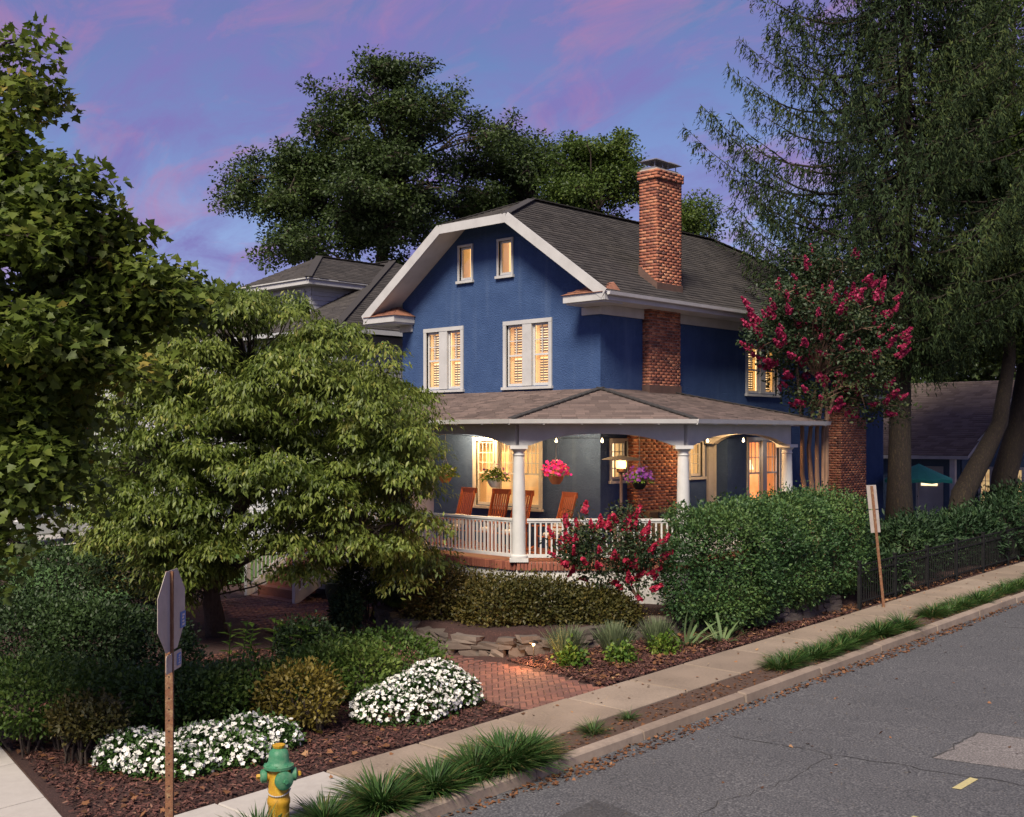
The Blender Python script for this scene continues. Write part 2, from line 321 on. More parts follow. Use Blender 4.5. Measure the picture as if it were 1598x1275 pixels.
G3 = lambda a, b, c: [(0, a), (.5, b), (1, c)]
L = dict(
 maple=leaf_mat('broad_leaf', [(0, (.050, .080, .013)), (.5, (.115, .155, .026)), (.9, (.20, .23, .045)), (1, (.28, .22, .05))], .45),
 dogwood=leaf_mat('drooping_leaf', [(0, (.056, .090, .016)), (.5, (.130, .172, .030)), (.85, (.21, .25, .052)), (1, (.29, .28, .07))], .4, .45),
 bigtree=leaf_mat('far_leaf', G3((.026, .044, .014), (.046, .074, .020), (.080, .115, .028)), .35),
 spruce=leaf_mat('spruce_needle', G3((.014, .026, .012), (.028, .048, .017), (.064, .082, .022)), .15, .7, .15),
 rightleaf=leaf_mat('mixed_leaf', G3((.034, .060, .014), (.072, .115, .022), (.14, .185, .036)), .4),
 burning=leaf_mat('hedge_leaf', G3((.022, .055, .020), (.048, .105, .034), (.100, .165, .045)), .3),
 azalea=leaf_mat('azalea_leaf', G3((.034, .070, .012), (.076, .135, .022), (.15, .205, .038)), .35),
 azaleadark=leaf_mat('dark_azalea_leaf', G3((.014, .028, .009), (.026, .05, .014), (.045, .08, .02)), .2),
 brownbush=leaf_mat('bronze_leaf', G3((.036, .040, .010), (.085, .075, .018), (.15, .108, .028)), .3),
 yellowbush=leaf_mat('golden_leaf', G3((.07, .06, .010), (.15, .115, .018), (.22, .17, .03)), .3),
 laurel=leaf_mat('laurel_leaf', G3((.012, .030, .012), (.026, .055, .022), (.05, .085, .03)), .15, .55, .2),
 myrtle=leaf_mat('myrtle_leaf', G3((.016, .032, .014), (.032, .056, .022), (.075, .085, .028)), .25),
 pink=leaf_mat('pink_petal', G3((.24, .010, .055), (.40, .024, .10), (.56, .08, .18)), .35, .7),
 red=leaf_mat('red_petal', G3((.28, .008, .03), (.44, .016, .06), (.58, .06, .12)), .3, .7),
 magenta=leaf_mat('magenta_petal', G3((.55, .01, .16), (.75, .03, .25), (.8, .12, .06)), .35, .6),
 purple=leaf_mat('purple_petal', G3((.15, .03, .22), (.25, .05, .3), (.35, .12, .35)), .35, .6),
 whitefl=leaf_mat('white_petal', G3((.60, .58, .52), (.78, .76, .70), (.86, .85, .80)), .25, .6),
 impleaf=leaf_mat('bedding_leaf', G3((.025, .06, .012), (.045, .10, .02), (.08, .15, .03)), .25),
 grass=leaf_mat('grass_blade', [(0, (.018, .045, .010)), (.5, (.035, .085, .018)), (.85, (.07, .13, .028)), (1, (.17, .13, .05))], .25),
 lavender=leaf_mat('grey_green_blade', G3((.07, .10, .05), (.12, .15, .075), (.18, .21, .11)), .25),
 iris=leaf_mat('iris_blade', G3((.08, .13, .05), (.13, .19, .08), (.2, .24, .11)), .3),
 litter=leaf_mat('fallen_leaf', [(0, (.06, .028, .015)), (.5, (.14, .06, .025)), (.85, (.24, .11, .05)), (1, (.34, .2, .1))], .1, .8),
 chips=leaf_mat('mulch_chip', [(0, (.028, .012, .010)), (.5, (.075, .030, .025)), (.9, (.13, .055, .042)), (1, (.20, .11, .075))], .0, .9),
 fern=leaf_mat('fern_leaf', G3((.04, .09, .012), (.09, .16, .02), (.2, .24, .04)), .35),
)

# ------------------------------------------------------------------ leaves
def fold(w, y=.4, z=.07, tip=-.1): return (np.array([(0, 0, 0), (w, y, z), (0, 1, tip), (-w, y, z)], float), [(0, 1, 2), (0, 2, 3)])
T_OVAL = fold(.30); T_SLIM = fold(.17); T_ROUND = fold(.42, .5); T_NEED = fold(.085, .5, .02, -.02)
T_DROOP = (np.array([(0, 0, 0), (.19, .42, .03), (0, .45, -.04), (-.19, .42, .03), (0, 1, -.20)], float),
           [(0, 1, 2), (0, 2, 3), (1, 4, 2), (2, 4, 3)])
_mo = [(0, 0), (.16, .04), (.48, .02), (.38, .22), (.62, .46), (.36, .47), (.26, .62), (0, 1), (-.26, .62), (-.36, .47), (-.62, .46), (-.38, .22), (-.48, .02), (-.16, .04)]
T_MAPLE = (np.array([(0, .36, -.03)]+[(x, y, .09*abs(x)-.10*max(0, y-.5)) for x, y in _mo], float), [(0, i+1, (i+1) % 14+1) for i in range(14)])
def blade(w, bend):
    V = []; Tt = []
    for i, y in enumerate((0, .4, .75)):
        z = -bend*y*y; V += [(-w*(1-.3*y), y, z), (w*(1-.3*y), y, z)]
    V.append((0, 1, -bend))
    for i in (0, 2): Tt += [(i, i+1, i+3), (i, i+3, i+2)]
    Tt.append((4, 5, 6)); return np.array(V, float), Tt
T_BLADE = blade(.020, .75); T_STIFF = blade(.014, .12); T_IRIS = blade(.05, .35)
T_FLOWER = (np.array([(0, 0, .0)]+[(math.cos(a)*r, math.sin(a)*r, .12) for a, r in [(2*math.pi*k/10, 1 if k % 2 == 0 else .72) for k in range(10)]], float)*.5, [(0, k+1, (k+1) % 10+1) for k in range(10)])
T_CHIP = (np.array([(-.18, 0, 0), (.18, .05, .03), (.14, 1, 0), (-.12, .9, .05)], float), [(0, 1, 2), (0, 2, 3)])

def unit(a): return a/np.maximum(np.linalg.norm(a, axis=1, keepdims=True), 1e-9)
def rdir(n): return unit(RNG.normal(size=(n, 3)))
def leaf_arrays(P, A, Nn, S, T):
    """P base points, A leaf axis, Nn approximate normal, S size"""
    V0, tris = T; k = len(V0); n = len(P)
    A = unit(A); side = unit(np.cross(A, Nn)+1e-6); Nn = np.cross(side, A); S = np.broadcast_to(np.asarray(S, float), (n,))
    V = P[:, None, :]+S[:, None, None]*(V0[None, :, 0:1]*side[:, None, :]+V0[None, :, 1:2]*A[:, None, :]+V0[None, :, 2:3]*Nn[:, None, :])
    Tt = (np.arange(n)*k)[:, None, None]+np.array(tris)[None]
    return V.reshape(-1, 3), Tt.reshape(-1, 3), k
def leaf_mesh(name, parts, mat_, parent=None, kind=None):
    """parts: list of (P,A,N,S,T,rnd per leaf)"""
    VV = []; TT = []; RR = []; b = 0
    for P, A, Nn, S, T, r in parts:
        V, Tt, k = leaf_arrays(P, A, Nn, S, T); VV.append(V); TT.append(Tt+b); RR.append(np.repeat(r, k)); b += len(V)
    o = link(name, np_mesh(name, np.concatenate(VV), np.concatenate(TT), mat_, np.concatenate(RR)), parent)
    if kind: o['kind'] = kind
    return o
def variation(P, sc=1.2, amp=.5):
    """clumpy leaf colour: slow natural drift through the plant plus leaf-to-leaf difference"""
    ph = RNG.uniform(0, 6, 3)
    s = np.sin(P[:, 0]*sc+ph[0])+np.sin(P[:, 1]*sc*1.3+ph[1])+np.sin(P[:, 2]*sc*1.7+ph[2])
    return np.clip(.45+s*amp*.16+RNG.normal(0, .22, len(P)), 0, 1)

# ------------------------------------------------------------------ terrain
def sY(y): return .028*(np.clip(y, -30., 34.)+13)
WALLPTS = [(-2.3, -4.55), (-1.0, -5.2), (.2, -5.65), (1.4, -5.85), (2.3, -5.35), (2.75, -4.4), (2.95, -3.2), (3.2, -2.0), (3.7, -.9), (4.35, .3), (4.55, 2.2)]
PAD = np.array(WALLPTS+[(4.55, 12), (-9, 12), (-9, -1.), (-3.2, -2.6)])
def inpoly(x, y, poly):
    x = np.asarray(x, float); y = np.asarray(y, float); r = np.zeros(x.shape, bool); n = len(poly)
    for i in range(n):
        x0, y0 = poly[i]; x1, y1 = poly[(i+1) % n]
        if y0 == y1: continue
        c = ((y0 > y) != (y1 > y)) & (x < (x1-x0)*(y-y0)/(y1-y0)+x0); r ^= c
    return r
def gz(x, y):
    x = np.asarray(x, float); y = np.asarray(y, float); b = sY(y)
    return np.where(inpoly(x, y, PAD), np.maximum(b+.05, .60), b)
def g(x, y): return float(gz(np.array([x]), np.array([y]))[0])
def axis(lo, hi, step, far): return np.unique(np.round(np.concatenate([[-far, -far*.5, -far*.25, -60, -40, -30], np.arange(lo, hi+1e-6, step), [40, 60, far*.25, far*.5, far]]), 3))
xs = axis(-24, 5.0, .25, 900); xs = xs[(xs <= 5.0)]; xs = np.concatenate([xs, [5.2, 6.2, 7.0, 7.3, 14, 30, 60, 200, 450, 900]])
ys = axis(-22, 26, .25, 900)
XX, YY = np.meshgrid(xs, ys, indexing='ij'); ZZ = gz(XX, YY)+RNG.normal(0, .012, XX.shape)*(XX < 5)
ZZ = np.where(XX > 5.05, sY(YY)-.30, np.where(inpoly(XX, YY, np.array([(5.3, -8.0), (5.3, -6.25), (3.6, -6.05), (1.3, -6.0), (-1.2, -5.3), (-3.6, -3.7), (-7.2, -3.5), (-7.6, -5.4), (-2.6, -6.9), (2.0, -7.65)])), ZZ-.09, ZZ-.02))
nx, ny = XX.shape; idx = np.arange(nx*ny).reshape(nx, ny)
a_, b_, c_, d_ = idx[:-1, :-1].ravel(), idx[1:, :-1].ravel(), idx[1:, 1:].ravel(), idx[:-1, 1:].ravel()
gme = np_mesh('ground', np.stack([XX, YY, ZZ], -1).reshape(-1, 3), np.concatenate([np.stack([a_, b_, c_], 1), np.stack([a_, c_, d_], 1)]), M['mulch'], smooth=True)
tag(link('ground', gme), kind='structure')

def sheet(name, poly, dz, m, parent=None, step=.5, zf=None, kind='structure'):
    """polygon draped over the street slope (subdivided along Y)"""
    zf = zf or (lambda x, y: float(sY(np.array(y))))
    bm = bmesh.new(); f = bm.faces.new([bm.verts.new((x, y, 0)) for x, y in poly])
    y0 = min(p[1] for p in poly); y1 = max(p[1] for p in poly); yy = y0+step
    while yy < y1:
        bmesh.ops.bisect_plane(bm, geom=bm.verts[:]+bm.edges[:]+bm.faces[:], plane_co=(0, yy, 0), plane_no=(0, 1, 0)); yy += step
    for v in bm.verts: v.co.z = zf(v.co.x, v.co.y)+dz
    bmesh.ops.triangulate(bm, faces=bm.faces); bmesh.ops.recalc_face_normals(bm, faces=bm.faces)
    for f in bm.faces:
        if f.normal.z < 0: f.normal_flip()
    me = bpy.data.meshes.new(name); bm.to_mesh(me); bm.free(); me.materials.append(m); o = link(name, me, parent)
    if kind and parent is None: o['kind'] = kind
    return o
ROADZ = -.14
road = sheet('road', [(7.06, -30), (20, -30), (20, 34), (7.06, 34)], ROADZ, M['asphalt'], step=4)
sheet('road', [(7.06, 34), (20, 34), (20, 400), (7.06, 400)], ROADZ, M['asphalt'], step=50)
sheet('asphalt_patch', [(8.14, -11.3), (8.05, -10.05), (9.4, -10.25), (10.6, -10.9), (10.6, -14), (8.3, -14)], ROADZ+.005, M['asphaltdark'], road, step=2)
sheet('asphalt_patch', [(10.35, -6.1), (10.35, -4.6), (13.6, -3.9), (13.6, -5.4)], ROADZ+.005, M['asphaltpatch'], road, step=2)
def crack(pts, w):
    P = []
    for i in range(len(pts)-1):
        for k in range(8):
            t = k/8; P.append((pts[i][0]*(1-t)+pts[i+1][0]*t+random.gauss(0, .035), pts[i][1]*(1-t)+pts[i+1][1]*t+random.gauss(0, .035)))
    mb = MB()
    for i in range(len(P)-1):
        d = Vector((P[i+1][0]-P[i][0], P[i+1][1]-P[i][1])).normalized(); n = Vector((-d.y, d.x))*w*random.uniform(.3, 1)/2
        z0 = float(sY(P[i][1]))+ROADZ+.007; z1 = float(sY(P[i+1][1]))+ROADZ+.007
        mb.quad((P[i][0]-n.x, P[i][1]-n.y, z0), (P[i+1][0]-n.x, P[i+1][1]-n.y, z1), (P[i+1][0]+n.x, P[i+1][1]+n.y, z1), (P[i][0]+n.x, P[i][1]+n.y, z0))
    mb.build('crack', M['crack'], road)
crack([(7.9, -6.9), (9.3, -6.75), (10.6, -6.6), (12.2, -6.3)], .02)
crack([(9.3, -6.75), (9.4, -8.0), (9.2, -9.2), (9.5, -10.4)], .016)
crack([(10.0, .5), (11.4, .9), (13.2, .8)], .03); crack([(10.35, -6.1), (10.35, -4.6), (13.4, -3.9)], .03)
crack([(7.6, 3.0), (9.2, 3.4), (10.8, 3.2)], .025)
for (x, y) in ((11.04, -6.82), (11.08, -8.49)):
    mb = MB(); z = float(sY(y))+ROADZ+.008; mb.quad((x-.05, y-.26, z-.007), (x+.05, y-.24, z-.007), (x+.06, y+.25, z+.007), (x-.04, y+.26, z+.007)); mb.build('painted_dash', M['roadpaint'], road)

# sidewalk slabs
SWX0, SWX1 = 5.12, 6.26
sw = sheet('sidewalk', [(SWX0+.02, -20), (SWX1-.02, -20), (SWX1-.02, 34), (SWX0+.02, 34)], -.035, M['soil'], step=5)
yy = -19.3
while yy < 33:
    ln = 1.52; pale = yy < -12.2
    z0, z1 = float(sY(yy)), float(sY(yy+ln)); mb = MB(); dz = random.uniform(-.004, .008); gp = .016
    mb.hexa([(SWX0, yy+gp, z0-.1), (SWX1, yy+gp, z0-.1), (SWX1, yy+ln-gp, z1-.1), (SWX0, yy+ln-gp, z1-.1), (SWX0, yy+gp, z0+dz), (SWX1, yy+gp, z0+dz*.5), (SWX1, yy+ln-gp, z1+dz), (SWX0, yy+ln-gp, z1+dz)])
    mb.build('slab', M['slabpale' if pale else 'slab'], sw, bevel=.014); yy += ln
cs = sheet('corner_sidewalk', [(-6, -12.46), (.89, -13.87), (3.3, -14.38), (5.08, -14.78), (5.08, -17.2), (-6, -14.6)], .012, M['soil'], step=3)
for k in range(7):
    x0 = -6+k*1.58; x1 = x0+1.55; yb = lambda x: -12.46-(x+6)*.2093
    mb = MB()
    P = [(x0, yb(x0)-1.5), (x1, yb(x1)-1.5), (x1, yb(x1)), (x0, yb(x0))]
    mb.hexa([(x, y, float(sY(y))-.05) for x, y in P]+[(x, y, float(sY(y))+.03) for x, y in P]); mb.build('slab', M['slabpale'], cs, bevel=.008)
verge = sheet('verge', [(SWX1+.004, -20), (6.86, -20), (6.86, 34), (SWX1+.004, 34)], -.03, M['soil'], step=2)
kerb = sheet('kerb', [(6.87, -20), (7.03, -20), (7.03, 34), (6.87, 34)], -.06, M['soil'], step=4)
yy = -20
while yy < 33:
    ln = 2.4+random.uniform(-.3, .3); z0, z1 = float(sY(yy)), float(sY(yy+ln)); mb = MB(); dz = random.uniform(-.012, .012); dx = random.uniform(-.012, .012)
    mb.hexa([(6.86+dx, yy, z0-.22), (7.07+dx, yy, z0-.22), (7.07, yy+ln-.012, z1-.22), (6.86, yy+ln-.012, z1-.22), (6.88+dx, yy, z0+dz), (7.045+dx, yy, z0+dz-.012), (7.045, yy+ln-.012, z1+dz-.012), (6.88, yy+ln-.012, z1+dz)])
    mb.build('kerb_stone', M['kerb'], kerb, bevel=.02); yy += ln

# brick path in herringbone
PATH = np.array([(5.3, -8.0), (5.3, -6.25), (3.6, -6.05), (2.4, -5.95), (1.3, -6.0), (0, -5.85), (-1.2, -5.3), (-2.4, -4.75), (-3.6, -3.7), (-7.2, -3.5), (-7.6, -5.4), (-5.4, -6.3), (-2.6, -6.9), (0, -7.3), (2.0, -7.65), (3.6, -7.95)])
path = sheet('brick_path', [tuple(p) for p in PATH], -.030, M['soil'], zf=lambda x, y: float(sY(y)), step=.5)
bw = .1; ca, sa = math.cos(rad(45)), math.sin(rad(45)); cand = []
for i in range(-140, 120):
    for j in range(-140, 120):
        c = (i-j) % 4
        if c == 0: cx_, cy_, hor = (i+1)*bw, (j+.5)*bw, True
        elif c == 3: cx_, cy_, hor = (i+.5)*bw, (j+1)*bw, False
        else: continue
        X = ca*cx_-sa*cy_-1; Y = sa*cx_+ca*cy_-6
        if -8 < X < 5.3 and -8.2 < Y < -3.3: cand.append((X, Y, hor))
cand = np.array(cand); keep = inpoly(cand[:, 0], cand[:, 1], PATH); cand = cand[keep]
dist = np.hypot(cand[:, 0]-CAM[0], cand[:, 1]-CAM[1]); order = np.argsort(dist)
mb = MB(); mb.box(-.094, .094, -.044, .044, -.03, .022); bme = mb.mesh('path_brick', M['paver'], bevel=.006)
for k in order[:300]:
    X, Y, hor = cand[k]; o = link('brick', bme, path, loc=(X, Y, float(sY(Y))-.036+random.uniform(-.004, .004)), rot=(Matrix.Rotation(.028+random.gauss(0, .008), 3, 'X') @ Matrix.Rotation(random.gauss(0, .008), 3, 'Y') @ Matrix.Rotation(rad(45)+(0 if hor else rad(90)), 3, 'Z')).to_euler())
rest = cand[order[300:]]; n = len(rest)
hl = np.where(rest[:, 2] > .5, 0, math.pi/2)+rad(45); U = np.stack([np.cos(hl), np.sin(hl)], 1)*.094; W_ = np.stack([-np.sin(hl), np.cos(hl)], 1)*.044
top = sY(rest[:, 1])-.014+RNG.normal(0, .003, n); cor = []
for su, sv, zz_ in [(-1, -1, 0), (1, -1, 0), (1, 1, 0), (-1, 1, 0), (-1, -1, -.03), (1, -1, -.03), (1, 1, -.03), (-1, 1, -.03)]:
    cor.append(np.stack([rest[:, 0]+su*U[:, 0]+sv*W_[:, 0], rest[:, 1]+su*U[:, 1]+sv*W_[:, 1], top+zz_], 1))
V = np.stack(cor, 1).reshape(-1, 3); tr = np.array([(0, 1, 2), (0, 2, 3), (0, 4, 5), (0, 5, 1), (1, 5, 6), (1, 6, 2), (2, 6, 7), (2, 7, 3), (3, 7, 4), (3, 4, 0)])
o = link('far_bricks', np_mesh('far_bricks', V, ((np.arange(n)*8)[:, None, None]+tr[None]).reshape(-1, 3), M['paverfar'], np.repeat(RNG.uniform(0, 1, n), 8)), path); o['kind'] = 'stuff'

# lawn and drive on the far left
LZ = lambda x, y: float(sY(y))
sheet('lawn', [(-9.3, -13.0), (-9.3, -4.6), (-40, -4.6), (-40, -13.0)], .02, M['lawn'], step=2, zf=LZ)
sheet('lawn', [(-9.4, -4.0), (-9.4, -1), (-12.0, 3.0), (-22, -1), (-22, -4.0)], .02, M['lawn'], step=2, zf=LZ)
sheet('driveway', [(-22.3, -4.5), (-22.3, 12), (-29, 12), (-29, -4.5)], .03, M['drive'], step=2, zf=LZ)

# ------------------------------------------------------------------ building helpers
Z = Vector((0, 0, 1))
def shingle_mesh(name, polys, m, exposure=.145, tab=.31, butt=.02):
    V = []; F = []; R = []
    for poly in polys:
        P = [Vector(p) for p in poly]; u = (P[1]-P[0]).normalized(); nn = None
        for k in range(2, len(P)):
            nn = (P[1]-P[0]).cross(P[k]-P[0])
            if nn.length > 1e-6: break
        nn.normalize()
        if nn.z < 0: nn = -nn
        vv = nn.cross(u)
        if vv.z < 0: vv = -vv
        q = [((p-P[0]).dot(u), (p-P[0]).dot(vv)) for p in P]; vm = max(b for a, b in q)
        b = len(V); V += [p+nn*.001 for p in P]; R += [.05]*len(P); F += [(b, b+i, b+i+1) for i in range(1, len(P)-1)]
        def span(h):
            h = min(max(h, 1e-5), vm-1e-5); c = []
            for i in range(len(q)):
                (a0, b0), (a1, b1) = q[i], q[(i+1) % len(q)]
                if (b0-h)*(b1-h) <= 0 and abs(b1-b0) > 1e-9: c.append(a0+(a1-a0)*(h-b0)/(b1-b0))
            return (min(c), max(c)) if len(c) > 1 else (0, 0)
        r = 0
        while r*exposure < vm:
            v0 = r*exposure; v1 = min(vm, v0+exposure); l0, r0 = span(v0); l1, r1 = span(v1)
            lo, hi = min(l0, l1), max(r0, r1); x = lo-tab*random.random(); wob = random.gauss(0, .004)
            while x < hi:
                xb = x+tab*random.uniform(.7, 1.25)
                a0, b0 = max(x, l0), min(xb-.006, r0); a1, b1 = max(x, l1), min(xb-.006, r1)
                if b0 > a0 or b1 > a1:
                    if b0 < a0: a0 = b0 = min(max((a0+b0)/2, l0), r0)
                    if b1 < a1: a1 = b1 = min(max((a1+b1)/2, l1), r1)
                    t = butt*random.uniform(.75, 1.3); b = len(V); ov = wob+random.gauss(0, .003)
                    for (uu, v_, hh) in ((a0, v0-ov, t), (b0, v0-ov, t), (b1, v1, .003), (a1, v1, .003), (a0, v0-ov, -.01), (b0, v0-ov, -.01)):
                        V.append(P[0]+u*uu+vv*v_+nn*hh)
                    F += [(b, b+1, b+2), (b, b+2, b+3), (b+4, b+5, b+1), (b+4, b+1, b)]; R += [random.random()]*6
                x = xb
            r += 1
    return np_mesh(name, np.array([tuple(v) for v in V]), np.array(F), m, np.array(R))
def ridge_caps(mb, p, q, w=.24):
    p, q = Vector(p), Vector(q); d = q-p; n = max(1, int(d.length/.19)); d /= n
    for i in range(n):
        a = p+d*i; b = p+d*(i+1.15); mb.bar(a+Z*.018, b+Z*.032, w, .022)
def brick_shell(V, F, R, x0, x1, y0, y1, z0, z1, faces='xXyY', ch=.0725, bl=.205, jt=.011, proud=.007):
    """bricks on the outside of a box, running bond"""
    def bx(a0, a1, b0, b1, c0, c1):
        b = len(V)
        V.extend([(a0, b0, c0), (a1, b0, c0), (a1, b1, c0), (a0, b1, c0), (a0, b0, c1), (a1, b0, c1), (a1, b1, c1), (a0, b1, c1)])
        for q in ((0, 3, 2, 1), (4, 5, 6, 7), (0, 1, 5, 4), (1, 2, 6, 5), (2, 3, 7, 6), (3, 0, 4, 7)): F.extend([(b+q[0], b+q[1], b+q[2]), (b+q[0], b+q[2], b+q[3])])
        R.extend([random.random()]*8)
    r = 0; z = z0
    while z < z1-.02:
        zt = min(z+ch-jt, z1)
        for fc in faces:
            al, ah = (y0, y1) if fc in 'xX' else (x0, x1)
            ah2 = ah; p = al-(bl*.5 if (r+(fc in 'yY')) % 2 else 0)
            while p < ah2:
                a, b = max(p, al), min(p+bl-jt, ah2); pr = proud+random.uniform(-.002, .003)
                if b-a > .025:
                    if fc == 'X': bx(x1-.03, x1+pr, a, b, z, zt)
                    elif fc == 'x': bx(x0-pr, x0+.03, a, b, z, zt)
                    elif fc == 'Y': bx(a, b, y1-.03, y1+pr, z, zt)
                    else: bx(a, b, y0-pr, y0+.03, z, zt)
                p += bl
        z += ch; r += 1
def wall_mesh(name, outline, holes, o, u, m, parent, reveal=.14, inward=None):
    """flat wall with real openings; outline and holes in (u, z)"""
    o, u = Vector(o), Vector(u); n = inward
    bm = bmesh.new(); ed = []
    def loop(pts):
        vs = [bm.verts.new(o+u*a+Z*b) for a, b in pts]
        for i in range(len(vs)): ed.append(bm.edges.new((vs[i], vs[(i+1) % len(vs)])))
    loop(outline)
    for h in holes: loop([(h[0], h[2]), (h[1], h[2]), (h[1], h[3]), (h[0], h[3])])
    bmesh.ops.triangle_fill(bm, edges=ed, use_beauty=True, use_dissolve=False)
    for h in holes:
        c = [(h[0], h[2]), (h[1], h[2]), (h[1], h[3]), (h[0], h[3])]
        for i in range(4):
            a, b = c[i], c[(i+1) % 4]; A = o+u*a[0]+Z*a[1]; B = o+u*b[0]+Z*b[1]; n_ = Vector(n)*reveal
            bm.faces.new([bm.verts.new(p) for p in (A, B, B+n_, A+n_)])
    me = bpy.data.meshes.new(name); bm.to_mesh(me); bm.free(); me.materials.append(m)
    return link(name, me, parent)
def window(parent, o, u, n, w, h, sashes=2, mull=.30, casing=.10, muntins=(2, 2), shutters=True, room='lit', split=.5, frame_m='trim', lower_muntins=False):
    """double-hung window group; o = lower left corner of the opening on the wall face"""
    o, u, n = Vector(o), Vector(u), Vector(n)
    def bx(mb, a0, a1, z0, z1, n0, n1): mb.obox(o, u, n, Z, a0, a1, n0, n1, z0, z1)
    mb = MB(); cp = .035
    bx(mb, -casing+.002, 0, -.02, h+.001, -.05, cp); bx(mb, w, w+casing-.002, -.02, h+.001, -.05, cp); bx(mb, -casing, w+casing, h+.002, h+casing, -.05, cp+.004)
    bx(mb, -casing-.03, w+casing+.03, -.085, -.021, -.06, .075)
    sw_ = (w-mull*(sashes-1))/sashes
    for k in range(sashes-1):
        a = sw_*(k+1)+mull*k; bx(mb, a, a+mull, 0, h, -.06, cp-.004)
    fr = mb.build('window', M[frame_m], parent)
    for k in range(sashes):
        a = k*(sw_+mull); b = a+sw_; mid = h*split; s = MB(); st = .045
        bx(s, a+.001, a+st, .001, h-.001, -.085, -.045); bx(s, b-st, b-.001, .001, h-.001, -.085, -.045); bx(s, a+st, b-st, .001, .065, -.085, -.045); bx(s, a+st, b-st, h-.05, h-.001, -.085, -.045)
        if split: bx(s, a+st, b-st, mid-.022, mid+.022, -.085, -.040)
        s.build('sash', M['white' if frame_m == 'trim' else frame_m], fr)
        if muntins:
            s = MB(); lo = (mid+.022) if (split and not lower_muntins) else .065; hi = h-.05
            for i in range(1, muntins[0]): x = a+st+(sw_-2*st)*i/muntins[0]; bx(s, x-.009, x+.009, lo, hi, -.074, -.052)
            for i in range(1, muntins[1]): z = lo+(hi-lo)*i/muntins[1]; bx(s, a+st, b-st, z-.009, z+.009, -.073, -.053)
            s.build('muntin', M['white'], fr)
        s = MB(); s.quad(o+u*(a+st)+Z*.05-n*.063, o+u*(b-st)+Z*.05-n*.063, o+u*(b-st)+Z*(h-.04)-n*.063, o+u*(a+st)+Z*(h-.04)-n*.063); s.build('pane', M['glass'], fr)
        if shutters:
            for half in (0, 1):
                z0, z1 = (.05, mid-.01) if half == 0 else (mid+.01, h-.04); c0, c1 = a+.03, b-.03; s = MB(); q = (c1-c0)*.24
                bx(s, c0, c0+q, z0, z1, -.145, -.12); bx(s, c1-q, c1, z0, z1, -.145, -.12); bx(s, c0+q, c1-q, z0, z0+.05, -.145, -.12); bx(s, c0+q, c1-q, z1-.05, z1, -.145, -.12)
                s.build('shutter', M['shutterglow'], fr)
                s = MB(); z = z0+.075
                while z < z1-.06:
                    s.obox(o+u*0+Z*z-n*.134, u, (n*.8+Z*.6), (Z*.8-n*.6), c0+q, c1-q, -.026, .026, -.006, .006); z += .062
                bx(s, (c0+c1)/2-.006, (c0+c1)/2+.006, z0+.06, z1-.06, -.112, -.10)
                s.build('louvers', M['shutterlouver'], fr, kind='stuff')
    s = MB(); q = -.32 if shutters else -.45
    s.quad(o-u*.08-Z*.08+n*q, o+u*(w+.08)-Z*.08+n*q, o+u*(w+.08)+Z*(h+.08)+n*q, o-u*.08+Z*(h+.08)+n*q); s.build('lit_room', M[room], fr)
    s = MB()   # sides of the deep reveal so that the room reads as a space
    for A, B in (((-.08, -.08), (w+.08, -.08)), ((w+.08, -.08), (w+.08, h+.08)), ((w+.08, h+.08), (-.08, h+.08)), ((-.08, h+.08), (-.08, -.08))):
        s.quad(o+u*A[0]+Z*A[1]-n*.13, o+u*B[0]+Z*B[1]-n*.13, o+u*B[0]+Z*B[1]+n*q, o+u*A[0]+Z*A[1]+n*q)
    s.build('room_lining', M['shutter'], fr)
    return fr
m, t, p, o_ = base_mat('shutter_translucent'); p.inputs['Base Color'].default_value = (.80, .62, .38, 1); tcn = N(t, 'ShaderNodeTexNoise'); tcn.inputs['Scale'].default_value = 9
rr = ramp(t, tcn.outputs[0], [(.3, (.90, .74, .50)), (.7, (.97, .84, .60))]); tr_ = N(t, 'ShaderNodeBsdfTranslucent'); t.links.new(rr.outputs[0], tr_.inputs[0]); t.links.new(rr.outputs[0], p.inputs['Base Color'])
mx_ = N(t, 'ShaderNodeMixShader'); mx_.inputs[0].default_value = .7; t.links.new(p.outputs[0], mx_.inputs[1]); t.links.new(tr_.outputs[0], mx_.inputs[2]); t.links.new(mx_.outputs[0], o_.inputs[0])
M['shutterglow'] = m
M['shutterlouver'] = mat('shutter_louver', (.42, .33, .21), (.34, .26, .16), 5., .7)

# ------------------------------------------------------------------ the blue house
H = thing('blue_house', 'blue stucco house with clipped gable, white trim and wraparound columned porch', 'house', (-3.4, 5.6, .5))
EX, EXL, EZ, RX, SL = .67, -7.59, 7.35, -3.46, .7
YF, YR = -.7, 11.9
zt = lambda x: EZ+SL*(min(EX-x, x-EXL))
JX, JXL = -2.3, -4.62; JZ = zt(JX); RZ = zt(RX); RY0, RY1 = 1.45, YR-2.15
right = [(EX, YF, EZ), (EX, YR, EZ), (JX, YR, JZ), (RX, RY1, RZ), (RX, RY0, RZ), (JX, YF, JZ)]
left = [(EXL, YR, EZ), (EXL, YF, EZ), (JXL, YF, JZ), (RX, RY0, RZ), (RX, RY1, RZ), (JXL, YR, JZ)]
jf = [(JXL, YF, JZ), (JX, YF, JZ), (RX, RY0, RZ)]; jb = [(JX, YR, JZ), (JXL, YR, JZ), (RX, RY1, RZ)]
mb = MB()
for poly in (right, left, jf, jb): mb.prism([Vector(p)-Z*.002 for p in poly], (0, 0, -.15))
roof = mb.build('roof', M['soffit'], H)
o = link('shingles', shingle_mesh('shingles', (right, left, jf, jb), M['shingle']), roof); o['kind'] = 'stuff'
